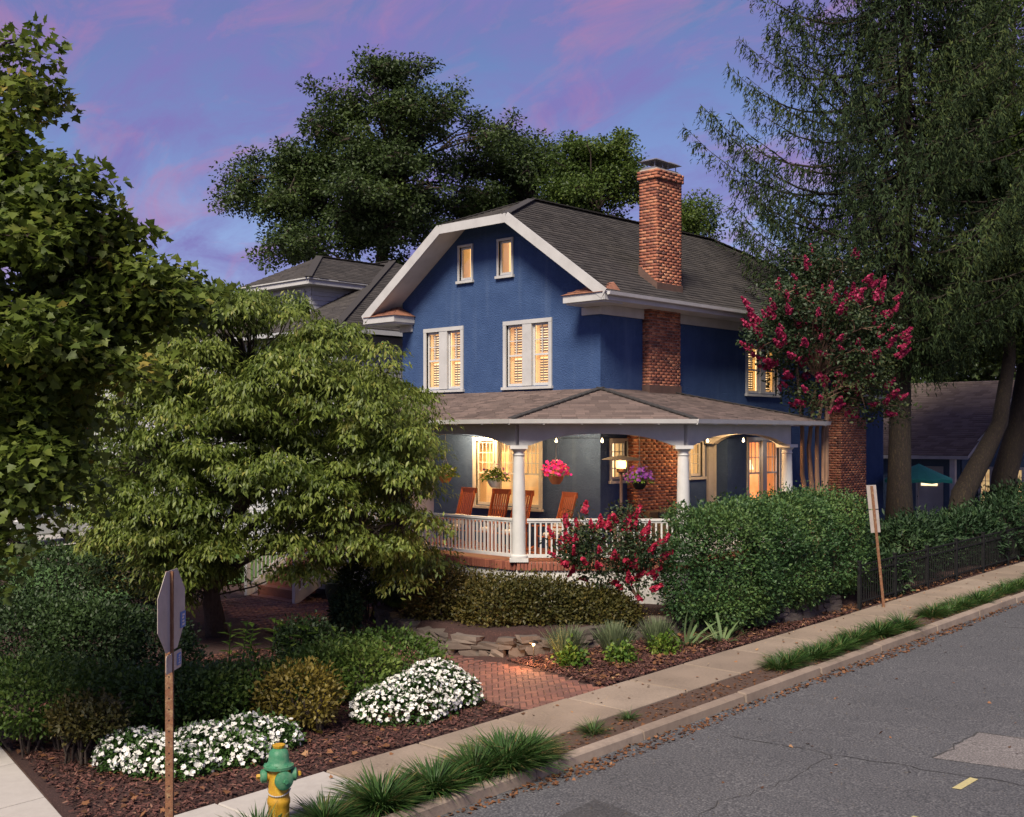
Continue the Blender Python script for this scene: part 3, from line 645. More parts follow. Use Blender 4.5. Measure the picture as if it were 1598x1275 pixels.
mb = MB(); ridge_caps(mb, (RX, RY0, RZ), (RX, RY1, RZ)); ridge_caps(mb, (JX, YF, JZ), (RX, RY0, RZ)); ridge_caps(mb, (JXL, YF, JZ), (RX, RY0, RZ)); ridge_caps(mb, (JX, YR, JZ), (RX, RY1, RZ))
mb.build('ridge_caps', M['shingle'], roof, kind='stuff')
# rake boards and eave fascia
mb = MB(); off = Vector((0, -.022, -.075))
for a, b in (((EX+.02, YF, EZ), (JX, YF, JZ)), ((EXL-.02, YF, EZ), (JXL, YF, JZ))): mb.bar(Vector(a)+off, Vector(b)+off, .035, .24)
mb.bar(Vector((JX, YF, JZ))+off-Z*.02, Vector((JXL, YF, JZ))+off-Z*.02, .036, .22)
mb.build('rake_board', M['trim'], roof)
for a_, b_ in ((EX+.002, EX+.03), (EXL-.03, EXL-.002)): mb = MB(); mb.box(a_, b_, YF-.02, YR, EZ-.2, EZ+.005); mb.build('fascia', M['trim'], roof)
mb = MB(); prof = [(0, 0), (.05, -.085), (.11, -.075), (.125, 0), (.118, 0), (.10, -.06), (.055, -.07), (.012, 0)]
mb.prism([(EX+.032+a, YF+.02, EZ-.015+b) for a, b in prof], (0, YR-YF-.04, 0)); mb.build('gutter', M['white'], roof)
mb = MB(); mb.quad((.0, YF+.02, EZ-.19), (EX, YF+.02, EZ-.19), (EX, YR, EZ-.19), (0, YR, EZ-.19)); mb.build('soffit', M['soffit'], roof)
for q in ((.003, .05, -.0025, 11.25, 6.93, EZ-.195), (-.52, .05, -.05, -.003, 6.93, EZ-.245), (-6.9, -6.42, -.05, -.003, 6.93, EZ-.245)): mb = MB(); mb.box(*q); mb.build('frieze_board', M['trim'], H)
# boxed eave returns with little rusty roofs
for x0, x1 in ((-.50, EX-.004), (EXL+.004, -6.35)):
    mb = MB(); mb.box(x0, x1, YF-.03, -.004, EZ-.20, EZ-.03); mb.box(x0+.05, x1-.02, YF+.03, -.004, EZ-.24, EZ-.199)
    e = mb.build('eave_return', M['trim'], H); mb = MB(); z0 = EZ-.028; xm = (x0+x1)/2; hgt = .30
    inner, outer = (x0-.04, x1+.0) if x0 > -3 else (x1+.04, x0)
    A, B, Cc, D = (inner, YF-.07, z0), (outer, YF-.07, z0), (outer, -.005, z0), (inner, -.005, z0); T1, T2 = (inner*.55+outer*.45, -.05, z0+hgt), (outer*.8+inner*.2, -.05, z0+hgt)
    mb.poly([A, B, T2, T1]); mb.poly([D, A, T1]); mb.poly([B, Cc, T2])
    for k in range(1, 5):
        f_ = k/5; a = Vector(A).lerp(Vector(T1), f_); b = Vector(B).lerp(Vector(T2), f_); mb.bar(a+Vector((0, -.012, .006)), b+Vector((0, -.012, .006)), .03, .016)
    mb.build('return_roof', M['copper'], e)
# walls with openings
zw = lambda x: zt(x)-.16
jz0 = JZ+(RZ-JZ)*(-YF)/(RY0-YF)-.16; jx0 = EX-(jz0+.16-EZ)/SL; jx1 = EXL+(jz0+.16-EZ)/SL
FW = [(-5.87, -4.57, 5.36, 6.86), (-2.96, -1.56, 5.36, 6.86), (-4.62, -4.18, 8.12, 8.96), (-3.22, -2.78, 8.12, 8.96), (-4.02, -1.87, 2.42, 4.02), (-6.55, -5.6, 1.47, 3.6)]
wall_mesh('front_wall', [(-6.84, .4), (0, .4), (0, zw(0)), (jx0, jz0), (jx1, jz0), (-6.84, zw(-6.84))], FW, (0, 0, 0), (1, 0, 0), M['stucco'], H, inward=(0, 1, 0))
SWN = [(.40, .98, 3.13, 4.02), (3.56, 4.10, 3.13, 3.98), (6.25, 7.77, 5.30, 6.56)]
wall_mesh('side_wall', [(0, .4), (11.2, .4), (11.2, 7.7), (0, 7.7)], SWN+[(5.2, 7.7, 2.1, 4.25)], (0, 0, 0), (0, 1, 0), M['stucco'], H, inward=(-1, 0, 0))
mb = MB(); mb.quad((-6.84, 0, .4), (-6.84, 11.2, .4), (-6.84, 11.2, 7.7), (-6.84, 0, 7.7)); mb.build('far_side_wall', M['stucco'], H)
mb = MB(); mb.poly([(-6.84, 11.2, .4), (0, 11.2, .4), (0, 11.2, zw(0)), (jx0, 11.2, jz0), (jx1, 11.2, jz0), (-6.84, 11.2, zw(0))]); mb.build('rear_wall', M['stucco'], H)
mb = MB(); mb.box(-4.5, -.02, 11.21, 14.4, .5, 5.4); ext = mb.build('rear_extension', M['stucco'], H)
ep = [(.35, 11.22, 5.42), (.35, 14.7, 5.42), (-2.2, 14.7, 6.9), (-2.2, 11.22, 6.9)]; mb = MB(); mb.prism([Vector(p)-Z*.01 for p in ep], (0, 0, -.12)); er = mb.build('extension_roof', M['trim'], H)
o = link('shingles', shingle_mesh('ext_shingles', [ep], M['shingle']), er); o['kind'] = 'stuff'
# windows
for h in FW[:2]: window(H, (h[0], 0, h[2]), (1, 0, 0), (0, -1, 0), h[1]-h[0], h[3]-h[2], 2, .30)
for h in FW[2:4]: window(H, (h[0], 0, h[2]), (1, 0, 0), (0, -1, 0), h[1]-h[0], h[3]-h[2], 1, 0, .055, None, False, 'blind', 0)
h = FW[4]; window(H, (h[0], 0, h[2]), (1, 0, 0), (0, -1, 0), h[1]-h[0], h[3]-h[2], 3, .16, .10, (4, 3), False, 'litdim')
h = SWN[0]; window(H, (0, h[0], h[2]), (0, 1, 0), (1, 0, 0), h[1]-h[0], h[3]-h[2], 1, 0, .08, (3, 4), False, 'lit', 0)
h = SWN[1]; window(H, (0, h[0], h[2]), (0, 1, 0), (1, 0, 0), h[1]-h[0], h[3]-h[2], 1, 0, .10, (2, 3), False, 'lit', 0)
h = SWN[2]; window(H, (0, h[0], h[2]), (0, 1, 0), (1, 0, 0), h[1]-h[0], h[3]-h[2], 2, .25)
# front door
mb = MB(); mb.box(-6.53, -5.62, .06, .11, 1.48, 3.58); dr = mb.build('front_door', M['white'], H)
mb = MB(); mb.lathe((-5.72, .055, 2.5), [(.012, 0), (.012, .03), (.03, .035), (.03, .07), (.01, .08)], 10, (0, -1, 0)); mb.build('door_knob', M['steel'], dr)
mb = MB(); mb.box(-6.4, -5.75, .045, .062, 2.6, 3.45); mb.build('door_panel', M['darkglass'], dr)
# bay with tall window
BX, BY0, BY1 = .4, 4.65, 7.9
bwin = (5.66-BY0, 7.2-BY0, 2.3, 4.02)
bay = wall_mesh('bay_wall', [(0, .5), (BY1-BY0, .5), (BY1-BY0, 4.34), (0, 4.34)], [bwin], (BX, BY0, 0), (0, 1, 0), M['stucco'], H, inward=(-1, 0, 0))
mb = MB(); mb.quad((0, BY0, .5), (BX, BY0, .5), (BX, BY0, 4.34), (0, BY0, 4.34)); mb.quad((0, BY1, .5), (BX, BY1, .5), (BX, BY1, 4.34), (0, BY1, 4.34)); mb.prism([(0, BY0-.08, 4.37), (BX+.1, BY0-.08, 4.37), (BX+.1, BY1+.1, 4.37), (0, BY1+.1, 4.37)], (0, 0, .08)); mb.build('bay_side', M['stucco'], H)
fr = window(H, (BX, BY0+bwin[0], bwin[2]), (0, 1, 0), (1, 0, 0), bwin[1]-bwin[0], bwin[3]-bwin[2], 2, .20, .09, (3, 2), False, 'orangeroom')
mb = MB(); mb.lathe((BX-.28, 6.02, 3.36), [(.03, -.5), (.03, -.12), (.19, -.10), (.11, .14), (.02, .15)], 14); mb.build('lamp_shade', M['lampshade'], fr)
mb = MB(); mb.box(.002, .07, 4.30, 4.56, 1.47, 4.3); mb.build('pilaster', M['trim'], H)
mb = MB(); mb.tube([(.06, 4.61, 1.5), (.06, 4.61, 4.3)], .035, 8); mb.build('downspout', M['trim'], H)

# chimneys
def chimney(name, boxes, cap=None, flue=False):
    V, F, R = [], [], []; core = MB()
    for (x0, x1, y0, y1, z0, z1, fc) in boxes:
        core.box(x0+.004, x1-.004, y0+.004, y1-.004, z0, z1-.002); brick_shell(V, F, R, x0, x1, y0, y1, z0, z1, fc)
    c = core.build(name, M['mortar'], H); o = link('bricks', np_mesh('bricks', np.array(V), np.array(F), M['brick'], np.array(R)), c); o['kind'] = 'stuff'
    return c
ch = chimney('chimney', [(-.02, .30, 1.0, 3.0, 1.47, 4.40, 'XyY'), (-.02, .20, 1.60, 2.86, 4.6, 7.16, 'XyY'), (-.30, .22, 1.87, 2.88, 7.2, 10.32, 'xXyY'), (-.34, .26, 1.83, 2.92, 10.32, 10.53, 'xXyY')])
mb = MB(); mb.prism([(.235, 1.855, 7.60), (.235, 1.855, 7.82), (-.31, 1.855, 8.28), (-.31, 1.855, 8.02)], (0, -.015, 0)); mb.build('flashing', M['flash'], ch); mb = MB(); mb.box(.236, .25, 1.84, 2.90, 7.58, 7.82); mb.build('flashing', M['flash'], ch); mb = MB(); mb.box(.205, .225, 1.58, 2.88, 5.05, 5.36); mb.box(-.02, .224, 1.572, 1.59, 5.05, 5.36); mb.build('flashing', M['flash'], ch)
mb = MB(); mb.box(-.30, .22, 1.88, 2.87, 10.53, 10.57); mb.build('chimney_crown', M['mortar'], ch)
mb = MB()
for y in (2.08, 2.62):
    for dx in (-.2, .12):
        for dy in (-.16, .16): mb.tube([(dx, y+dy, 10.57), (dx, y+dy, 10.76)], .012, 6)
    mb.box(-.25, .17, y-.2, y+.2, 10.57, 10.61); mb.hexa([(-.32, y-.27, 10.755), (.24, y-.27, 10.755), (.24, y+.27, 10.755), (-.32, y+.27, 10.755), (-.2, y-.1, 10.83), (.12, y-.1, 10.83), (.12, y+.1, 10.83), (-.2, y+.1, 10.83)])
mb.build('flue_cap', M['steel'], ch)
chimney('rear_chimney', [(-.02, .52, 10.5, 12.1, .5, 4.7, 'XyY'), (-.02, .46, 10.8, 11.8, 4.7, 5.3, 'XyY'), (-.02, .40, 11.0, 11.6, 5.3, 6.6, 'XyY')])

# ------------------------------------------------------------------ porch
FLZ = 1.47
PL = [Vector((-7.9, -2.52, 0)), Vector((-.19, -2.52, 0)), Vector((2.37, -.13, 0)), Vector((2.37, 4.19, 0)), Vector((0, 4.19, 0))]
def offs(pl, d):
    out_ = []
    for i, p in enumerate(pl):
        ns = []
        if i > 0: e = (p-pl[i-1]).normalized(); ns.append(Vector((e.y, -e.x, 0)))
        if i < len(pl)-1: e = (pl[i+1]-p).normalized(); ns.append(Vector((e.y, -e.x, 0)))
        if len(ns) == 1: out_.append(p+ns[0]*d)
        else: b = (ns[0]+ns[1]).normalized(); out_.append(p+b*(d/b.dot(ns[0])))
    return out_
def flat(pts, z): return [(p.x, p.y, z) for p in pts]
fo = offs(PL, .065)
floor_poly = fo+[Vector((0, 0, 0)), Vector((-7.9, 0, 0))]
mb = MB(); mb.prism(flat(floor_poly, FLZ-.07), (0, 0, .07)); mb.build('porch_floor', M['porchfloor'], H)
bo = offs(PL, .12); mb = MB()
for i in range(len(bo)-1):
    a, b = bo[i], bo[i+1]; mb.quad((a.x, a.y, .15), (b.x, b.y, .15), (b.x, b.y, FLZ-.175), (a.x, a.y, FLZ-.175))
mb.build('porch_base', M['base'], H)
mb = MB(); mb.box(-.033, .033, -.052, .052, -.09, .085); rme = mb.mesh('rowlock', M['rowlock'], bevel=.004)
mb = MB(); mo = offs(PL, .11)
for i in range(len(mo)-1):
    a, b = mo[i], mo[i+1]; mb.quad((a.x, a.y, FLZ-.19), (b.x, b.y, FLZ-.19), (b.x, b.y, FLZ-.012), (a.x, a.y, FLZ-.012))
rl = mb.build('brick_edging', M['mortar'], H)
for i in range(1, 4):
    a, b = bo[i-1], bo[i]
    if i == 1: a = Vector((-6, b.y, 0))
    d = b-a; n = int(d.length/.077); ang = math.atan2(d.y, d.x)
    for k in range(n):
        p = a+d*((k+.5)/n); link('brick', rme, rl, loc=(p.x, p.y, FLZ-.088), rot=(0, 0, ang))
# columns
for p in (Vector((-4.1, -2.52, 0)), PL[1], PL[2], PL[3]):
    mb = MB(); ang = rad(43) if p in (PL[1], PL[2]) else 0; ax = Vector((math.cos(ang), math.sin(ang), 0)); ay = Vector((-ax.y, ax.x, 0))
    mb.obox((p.x, p.y, FLZ), ax, ay, Z, -.2, .2, -.2, .2, 0, .07); mb.obox((p.x, p.y, FLZ), ax, ay, Z, -.19, .19, -.19, .19, 2.40, 2.475)
    mb.lathe((p.x, p.y, FLZ), [(.185, .07), (.195, .10), (.185, .13), (.15, .15), (.145, .18), (.142, .9), (.132, 1.6), (.118, 2.22), (.118, 2.25), (.135, 2.265), (.135, 2.285), (.118, 2.295), (.118, 2.34), (.165, 2.385), (.17, 2.40)], 28)
    mb.build('column', M['white'], H, smooth=True)
# arched beams, soffit and ceiling
BZ0, BZ1 = FLZ+2.475, 4.40
def beam(a, b):
    d = b-a; Ls = d.length; u = d/Ls; n = Vector((u.y, -u.x, 0)); pts = []; K = 20; s0 = .24
    pts += [(0, BZ0), (s0, BZ0)]
    for k in range(1, K):
        t_ = k/K; x = s0+(Ls-2*s0)*t_; pts.append((x, BZ0+.245*(1-abs(2*t_-1)**2.6)))
    pts += [(Ls-s0, BZ0), (Ls, BZ0), (Ls, BZ1), (0, BZ1)]
    mb = MB(); mb.prism([a+u*x+Z*z-n*.11 for x, z in pts], n*.22); mb.build('arched_beam', M['trim'], H)
cols = [PL[0], Vector((-4.1, -2.52, 0)), PL[1], PL[2], PL[3]]
for a, b in zip(cols[:-1], cols[1:]): beam(a, b)
beam(PL[3], Vector((.1, 4.19, 0)))
eo = offs(PL, .42); E0, E1, E2, E3 = [Vector((p.x, p.y, 4.50)) for p in eo[:4]]; E3.y = 5.35; E3w = Vector((0, 5.35, 4.50))
AP = Vector((0, 0, 5.22)); T0 = Vector((E0.x, 0, 5.22)); HY = 2.55; TH = Vector((0, HY, 5.22))
planes = [[E0, E1, AP, T0], [E1, E2, AP], [E2, E3, TH, AP], [E3, E3w, TH]]
mb = MB()
for P in planes: mb.prism([p-Z*.004 for p in P], (0, 0, -.07))
pr = mb.build('porch_roof', M['trim'], H)
o = link('shingles', shingle_mesh('porch_shingles', planes, M['porchshingle'], .15, .30, .018), pr); o['kind'] = 'stuff'
mb = MB(); ridge_caps(mb, E1, AP, .2); ridge_caps(mb, E2, AP, .2); ridge_caps(mb, E3, TH, .2); mb.build('ridge_caps', M['shingle'], pr, kind='stuff')
mb = MB(); mb.prism([(E0.x, E0.y+.02, 4.405), (E1.x, E1.y+.02, 4.405), (E2.x-.02, E2.y, 4.405), (E3.x-.02, E3.y, 4.405), (0.002, E3.y, 4.405), (.002, -.002, 4.405), (E0.x, -.002, 4.405)], (0, 0, .02)); mb.build('porch_ceiling', M['trim'], H)
go = [E0, E1, E2, E3, E3w]; mb = MB()
for a, b in zip(go[:-1], go[1:]):
    u = (b-a).normalized(); n = Vector((u.y, -u.x, 0)); c = [a+n*x+Z*z for x, z in [(-.01, -.005), (.04, -.10), (.10, -.09), (.125, 0), (.115, 0), (.0, -.002)]]
    mb.prism([p-u*.03 for p in c], (b-a)+u*.06); mb.prism([a+n*x+Z*z for x, z in [(-.03, -.11), (-.005, -.11), (-.005, .0), (-.03, .0)]], b-a)
    k = .6
    while k < (b-a).length: mb.bar(a+u*k+n*.02-Z*.095, a+u*(k+.1)+n*.085-Z*.105, .02, .025); k += .8
mb.build('gutter', M['white'], pr)
# railings
bm_ = MB(); bm_.box(-.018, .018, -.018, .018, 0, .70); balm = bm_.mesh('baluster', M['white'])
def railing(a, b, z=FLZ, trimA=.17, trimB=.17):
    d = (b-a); Ls = d.length; u = d/Ls; a = a+u*trimA; b = b-u*trimB; Ls = (b-a).length; ang = math.atan2(u.y, u.x); mb = MB()
    mb.bar((a.x, a.y, z+.885), (b.x, b.y, z+.885), .085, .05); mb.bar((a.x, a.y, z+.84), (b.x, b.y, z+.84), .045, .04); mb.bar((a.x, a.y, z+.115), (b.x, b.y, z+.115), .06, .07)
    r = mb.build('railing', M['white'], H); n = int(Ls/.115)
    for k in range(n):
        p = a+u*(Ls*(k+.5)/n); link('baluster', balm, r, loc=(p.x, p.y, z+.14), rot=(0, 0, ang))
railing(Vector((-5.55, -2.52, 0)), Vector((-4.1, -2.52, 0)), trimA=0); railing(Vector((-4.1, -2.52, 0)), PL[1]); railing(PL[1], PL[2]); railing(PL[2], PL[3])
# front steps
SX0, SX1 = -7.6, -5.62; mb = MB(); nst = 6; rise = (FLZ-.24)/nst
st = None
for k in range(nst):
    y = -2.70-.28*(k+1); z = FLZ-rise*(k+1); mb = MB(); mb.box(SX0, SX1, y, y+.30, z-.04, z); mb.box(SX0+.02, SX1-.02, y+.28, y+.3, z, z+rise-.041)
    mb.build('step', M['porchfloor'], H)
for x in (SX0, SX1):
    mb = MB(); mb.prism([(x-.03, -2.7, FLZ-.05), (x-.03, -2.7, FLZ-.4), (x-.03, -4.4, .18), (x-.03, -4.4, .45)], (.06, 0, 0)); mb.build('stringer', M['white'], H)
for x in (SX0, SX1):
    mb = MB(); mb.bar((x, -2.62, FLZ+.9), (x, -4.32, FLZ+.9-1.21), .08, .05); mb.bar((x, -2.66, FLZ+.16), (x, -4.32, FLZ+.16-1.19), .05, .06); r = mb.build('stair_railing', M['white'], H)
    for y in (-2.6, -4.38):
        mb = MB(); zb = FLZ if y > -3 else .2; mb.box(x-.055, x+.055, y-.055, y+.055, zb, zb+1.08); mb.box(x-.075, x+.075, y-.075, y+.075, zb+1.08, zb+1.12); mb.build('newel_post', M['white'], r)
    for k in range(13):
        y = -2.78-k*.118; link('baluster', balm, r, loc=(x, y, FLZ+.18-(-2.66-y)*.715))

# porch lights
def point(name, loc, watts, col=(1, .60, .26), r=.08):
    l = bpy.data.lights.new(name, 'POINT'); l.energy = watts; l.color = col; l.shadow_soft_size = r; o = bpy.data.objects.new(name, l); C.objects.link(o); o.location = loc; return o
def ceiling_light(x, y, watts, label):
    t_ = thing('ceiling_light', label, 'light', (x, y, 4.40), 'porch ceiling lights'); mb = MB(); mb.lathe((x, y, 4.404), [(.09, 0), (.10, -.02), (.07, -.03)], 16); mb.build('housing', M['white'], t_)
    mb = MB(); mb.lathe((x, y, 4.372), [(.06, 0), (.045, -.025), (.01, -.03)], 14); mb.build('bulb', M['bulb'], t_); point('lamp', (x, y, 4.26), watts)
ceiling_light(-3.75, -.55, 190, 'small round ceiling light washing the wall left of the triple porch window')
ceiling_light(1.4, 3.4, 85, 'small round ceiling light over the porch end near the tall bay window')
ceiling_light(-.2, -1.05, 120, 'small round ceiling light near the house corner over the rightmost rocking chair')
t_ = thing('string_lights', 'string of small warm bulbs looped under the porch ceiling', 'string lights', (.1, -1.6, 4.3)); mb = MB(); pts = [Vector((-3.9, -2.2, 4.3)), Vector((-2, -1.9, 4.12)), Vector((.06, -1.6, 4.1)), Vector((1.1, -1.3, 4.1)), Vector((2.1, 1.2, 4.1)), Vector((2.15, 2.6, 4.1)), Vector((2.1, 4.0, 4.3))]
mb.tube(pts, .006, 5); mb.tube([pts[0], pts[0]+Z*.12], .006, 5); mb.tube([pts[-1], pts[-1]+Z*.12], .006, 5); mb.build('cord', M['darkmetal'], t_)
for p in pts[1:6]:
    mb = MB(); mb.lathe(p, [(.012, 0), (.014, -.03), (.028, -.06), (.026, -.085), (.008, -.1)], 10); mb.build('bulb', M['bulb'], t_)

# ------------------------------------------------------------------ porch furniture
def copy_tree(o, parent=None):
    c = o.copy(); C.objects.link(c); c.parent = parent
    for ch_ in list(o.children): copy_tree(ch_, c)
    return c
def local_thing(name, label, cat, group=None):
    t_ = thing(name, label, cat, (0, 0, 0), group); t_['_local'] = True; return t_
def lpart(mb, name, m, parent, smooth=False, bevel=0):
    return link(name, mb.mesh(name, m, smooth, bevel), parent, loc=(0, 0, 0))
# rocking chair, faces -Y in its own frame
rk = local_thing('rocking_chair', 'slatted wooden rocking chair leftmost of the four on the porch', 'rocking chair', 'wooden rocking chairs on the porch')
for sx in (-.27, .27):
    mb = MB(); mb.tube([(sx, -.42, .075), (sx, -.2, .03), (sx, .05, .022), (sx, .3, .04), (sx, .5, .10)], .02, 6); lpart(mb, 'rocker', M['wood'], rk)
    mb = MB(); mb.bar((sx, -.25, .04), (sx, -.25, .64), .045); lpart(mb, 'leg', M['wood'], rk)
    mb = MB(); mb.bar((sx, .2, .04), (sx, .22, .45), .045); mb.bar((sx*.92, .2, .42), (sx*.92, .48, 1.36), .04, .05); lpart(mb, 'leg', M['wood'], rk)
    mb = MB(); mb.bar((sx*1.08, -.34, .66), (sx*1.0, .30, .64), .085, .03); lpart(mb, 'armrest', M['wood'], rk)
mb = MB()
for k in range(7): y = -.26+k*.075; mb.box(-.27, .27, y, y+.058, .42-.012*k, .44-.012*k)
lpart(mb, 'seat', M['wood'], rk)
mb = MB(); mb.bar((-.29, .478, 1.34), (.29, .478, 1.34), .035, .13); lpart(mb, 'top_rail', M['wood'], rk)
mb = MB(); mb.bar((-.25, .26, .58), (.25, .26, .58), .035, .07); lpart(mb, 'bottom_rail', M['wood'], rk)
for k in range(7):
    x = -.21+k*.07; mb = MB(); mb.bar((x, .265, .6), (x, .465, 1.29), .042, .016); lpart(mb, 'back_slat', M['wood'], rk)
mb = MB(); mb.lathe((0, -.02, .47), [(.05, -.045), (.2, -.04), (.245, 0), (.2, .04), (.05, .05)], 4); mb.obox((0, .24, .62), (1, 0, 0), (0, .27, .96), (0, -.96, .27), -.2, .2, -.13, .13, 0, .1); lpart(mb, 'cushion', M['cushion'], rk, bevel=.03)
spots = [(-3.75, -1.05, -.10, None), (-2.55, -1.05, .06, 'slatted wooden rocking chair, second from the left, below the triple porch window'),
         (-1.72, -1.15, .05, 'slatted wooden rocking chair half hidden behind the front corner column'), (-.45, -1.15, -.25, 'slatted wooden rocking chair rightmost of the four, below the pink hanging basket')]
for i, (x, y, rz, lb) in enumerate(spots):
    o = rk if i == 0 else copy_tree(rk)
    o.location = (x, y, FLZ+.0); o.rotation_euler = (0, 0, rz)
    if lb: o['label'] = lb
# patio heater
hx, hy = .95, -.45
t_ = thing('patio_heater', 'tall mushroom patio heater glowing orange on the porch', 'patio heater', (hx, hy, FLZ))
mb = MB(); mb.lathe((hx, hy, FLZ), [(.22, 0), (.23, .03), (.22, .06), (.19, .10), (.19, .70), (.16, .76), (.03, .78)], 20); mb.build('base', M['flash'], t_, smooth=True)
mb = MB(); mb.tube([(hx, hy, FLZ+.75), (hx, hy, FLZ+1.86)], .032, 10); mb.build('pole', M['flash'], t_)
mb = MB(); mb.lathe((hx, hy, FLZ+1.86), [(.05, 0), (.10, .03), (.105, .10)], 16); mb.build('burner', M['flash'], t_)
mb = MB(); mb.lathe((hx, hy, FLZ+1.96), [(.10, 0), (.115, .05), (.115, .14), (.10, .18)], 16); mb.build('glowing_mesh', M['heatglow'], t_)
mb = MB(); mb.lathe((hx, hy, FLZ+2.15), [(.03, -.02), (.42, 0), (.425, .015), (.25, .06), (.05, .10)], 28); mb.build('reflector', M['steel'], t_, smooth=True)
point('heater_lamp', (hx+.1, hy-.16, FLZ+2.03), 4, (1, .45, .12), .05)
# wicker sofa with dark cushions
t_ = thing('wicker_sofa', 'wicker porch sofa against the brick chimney', 'sofa', (.75, 2.0, FLZ))
mb = MB(); mb.box(.36, 1.1, 1.2, 2.9, FLZ+.06, FLZ+.42); mb.box(.34, .52, 1.2, 2.9, FLZ+.42, FLZ+.92); mb.box(.36, 1.1, 1.1, 1.25, FLZ+.06, FLZ+.66); mb.box(.36, 1.1, 2.85, 3.0, FLZ+.06, FLZ+.66); mb.build('frame', M['wicker'], t_, bevel=.03)
for x, y in ((.42, 1.16), (1.03, 1.16), (.42, 2.93), (1.03, 2.93)):
    mb = MB(); mb.box(x-.03, x+.03, y-.03, y+.03, FLZ, FLZ+.08); mb.build('leg', M['wicker'], t_)
def pillow(p, ax, ay, az, s, m, name, label, group):
    bm = bmesh.new(); bmesh.ops.create_grid(bm, x_segments=8, y_segments=8, size=1)
    bm2 = []
    me = bpy.data.meshes.new(name); top = MB(); K = 8
    def pt(i, j, sg):
        x = -1+2*i/K; y = -1+2*j/K; h = (max(0, 1-x**4)*max(0, 1-y**4))**.5*.30*sg; pin = 1-.10*(x*x*y*y)
        return p+ax*(x*s*pin*(1-.06*(1-y*y)))+ay*(y*s*pin*(1-.06*(1-x*x)))+az*(h*s)
    for sg in (-1, 1):
        for i in range(K):
            for j in range(K): top.quad(pt(i, j, sg), pt(i+1, j, sg), pt(i+1, j+1, sg), pt(i, j+1, sg))
    bm.free(); o = top.build(name, m, None, smooth=True)
    return tag(o, label, 'pillow', group)
pillow(Vector((.80, 1.48, FLZ+.70)), Vector((.30, .95, 0)).normalized(), Vector((-.4, .2, .9)).normalized(), Vector((.85, -.3, .4)).normalized(), .24, M['navy'], 'pillow', 'navy throw pillow tilted at the left end of the wicker sofa', 'navy sofa pillows')
pillow(Vector((.74, 1.98, FLZ+.70)), Vector((-.1, 1, .1)).normalized(), Vector((-.35, .0, .93)).normalized(), Vector((.93, .1, .35)).normalized(), .22, M['navy'], 'pillow', 'navy throw pillow right of the other on the wicker sofa', 'navy sofa pillows')
# hanging baskets
def basket(p, label, fl, leafm, potm, nfl, nlf, r=.27, top=4.36):
    t_ = thing('hanging_basket', label, 'hanging basket', p, 'hanging flower baskets'); p = Vector(p)
    mb = MB(); mb.lathe(p, [(.08, -.16), (.13, -.10), (.17, 0), (.18, .02), (.165, .02)], 16); mb.build('pot', potm, t_, smooth=True)
    mb = MB(); q = p+Z*.45
    for k in range(3): a = k*2.09+.4; mb.tube([p+Vector((math.cos(a)*.165, math.sin(a)*.165, .015)), q], .005, 4)
    mb.tube([q, Vector((p.x, p.y, top))], .006, 4); mb.build('hanger', M['steel'], t_)
    d = rdir(nlf); d[:, 2] = np.abs(d[:, 2])*.9-.25; P = np.array(p)+d*r*RNG.uniform(.3, 1.1, (nlf, 1))+np.array([0, 0, .06]); 
    leaf_mesh('foliage', [(P, d+np.array([0, 0, -.3])+RNG.normal(0, .4, (nlf, 3)), rdir(nlf)+np.array([0, 0, 1.]), RNG.uniform(.05, .09, nlf), T_OVAL, RNG.uniform(0, 1, nlf))], leafm, t_)
    if nfl:
        d = rdir(nfl); d[:, 2] = np.abs(d[:, 2])-.15; P = np.array(p)+d*(r*1.12)*RNG.uniform(.75, 1.15, (nfl, 1))+np.array([0, 0, .08])
        leaf_mesh('flowers', [(P, rdir(nfl), d+RNG.normal(0, .3, (nfl, 3)), RNG.uniform(.06, .10, nfl), T_FLOWER, RNG.uniform(0, 1, nfl))], fl, t_, 'stuff')
basket((.30, -1.88, 3.27), 'orange hanging basket of magenta flowers right of the corner column', L['magenta'], L['fern'], M['pot'], 150, 130)
basket((1.50, -.52, 3.15), 'hanging basket of purple flowers and trailing green in front of the brick chimney', L['purple'], L['fern'], M['darkmetal'], 90, 260)
basket((-1.62, -1.80, 3.14), 'white hanging basket of mostly green foliage in front of the triple window', L['purple'], L['fern'], M['white'], 16, 420, .30)
basket((-3.30, -1.75, 3.20), 'hanging planter of yellow green fern at the left end of the visible porch', L['fern'], L['fern'], M['pot'], 0, 420, .30)

# ------------------------------------------------------------------ street furniture
# hydrant
hp = Vector((6.27, -13.18, float(sY(-13.18))))
t_ = thing('fire_hydrant', 'yellow fire hydrant with green bonnet and green caps beside the sidewalk', 'hydrant', hp)
mb = MB(); mb.lathe(hp-Z*.05, [(.16, 0), (.16, .05), (.125, .06), (.112, .12), (.112, .28), (.122, .30), (.122, .345), (.112, .36), (.108, .52), (.112, .66), (.13, .675)], 24); mb.build('barrel', M['yellow'], t_, smooth=True)
mb = MB(); mb.lathe(hp, [(.115, .62), (.158, .625), (.160, .655), (.125, .675), (.112, .70), (.108, .76), (.095, .805), (.06, .83), (.045, .835)], 24); mb.build('bonnet', M['green'], t_, smooth=True)
mb = MB(); mb.lathe(hp, [(.045, .83), (.058, .836), (.066, .858), (.068, .868), (.058, .872), (.03, .862)], 14); mb.build('operating_nut', M['yellow'], t_)
rv = Vector((_r[0], _r[1], 0)); fv = Vector((_f[0], _f[1], 0)); fv_ = -fv
mb = MB()
for k in range(8): mb.lathe(hp+Vector((math.cos(k*.785)*.142, math.sin(k*.785)*.142, .656)), [(.012, 0), (.012, .014), (.006, .016)], 6)
mb.build('bolts', M['green'], t_, kind='stuff')
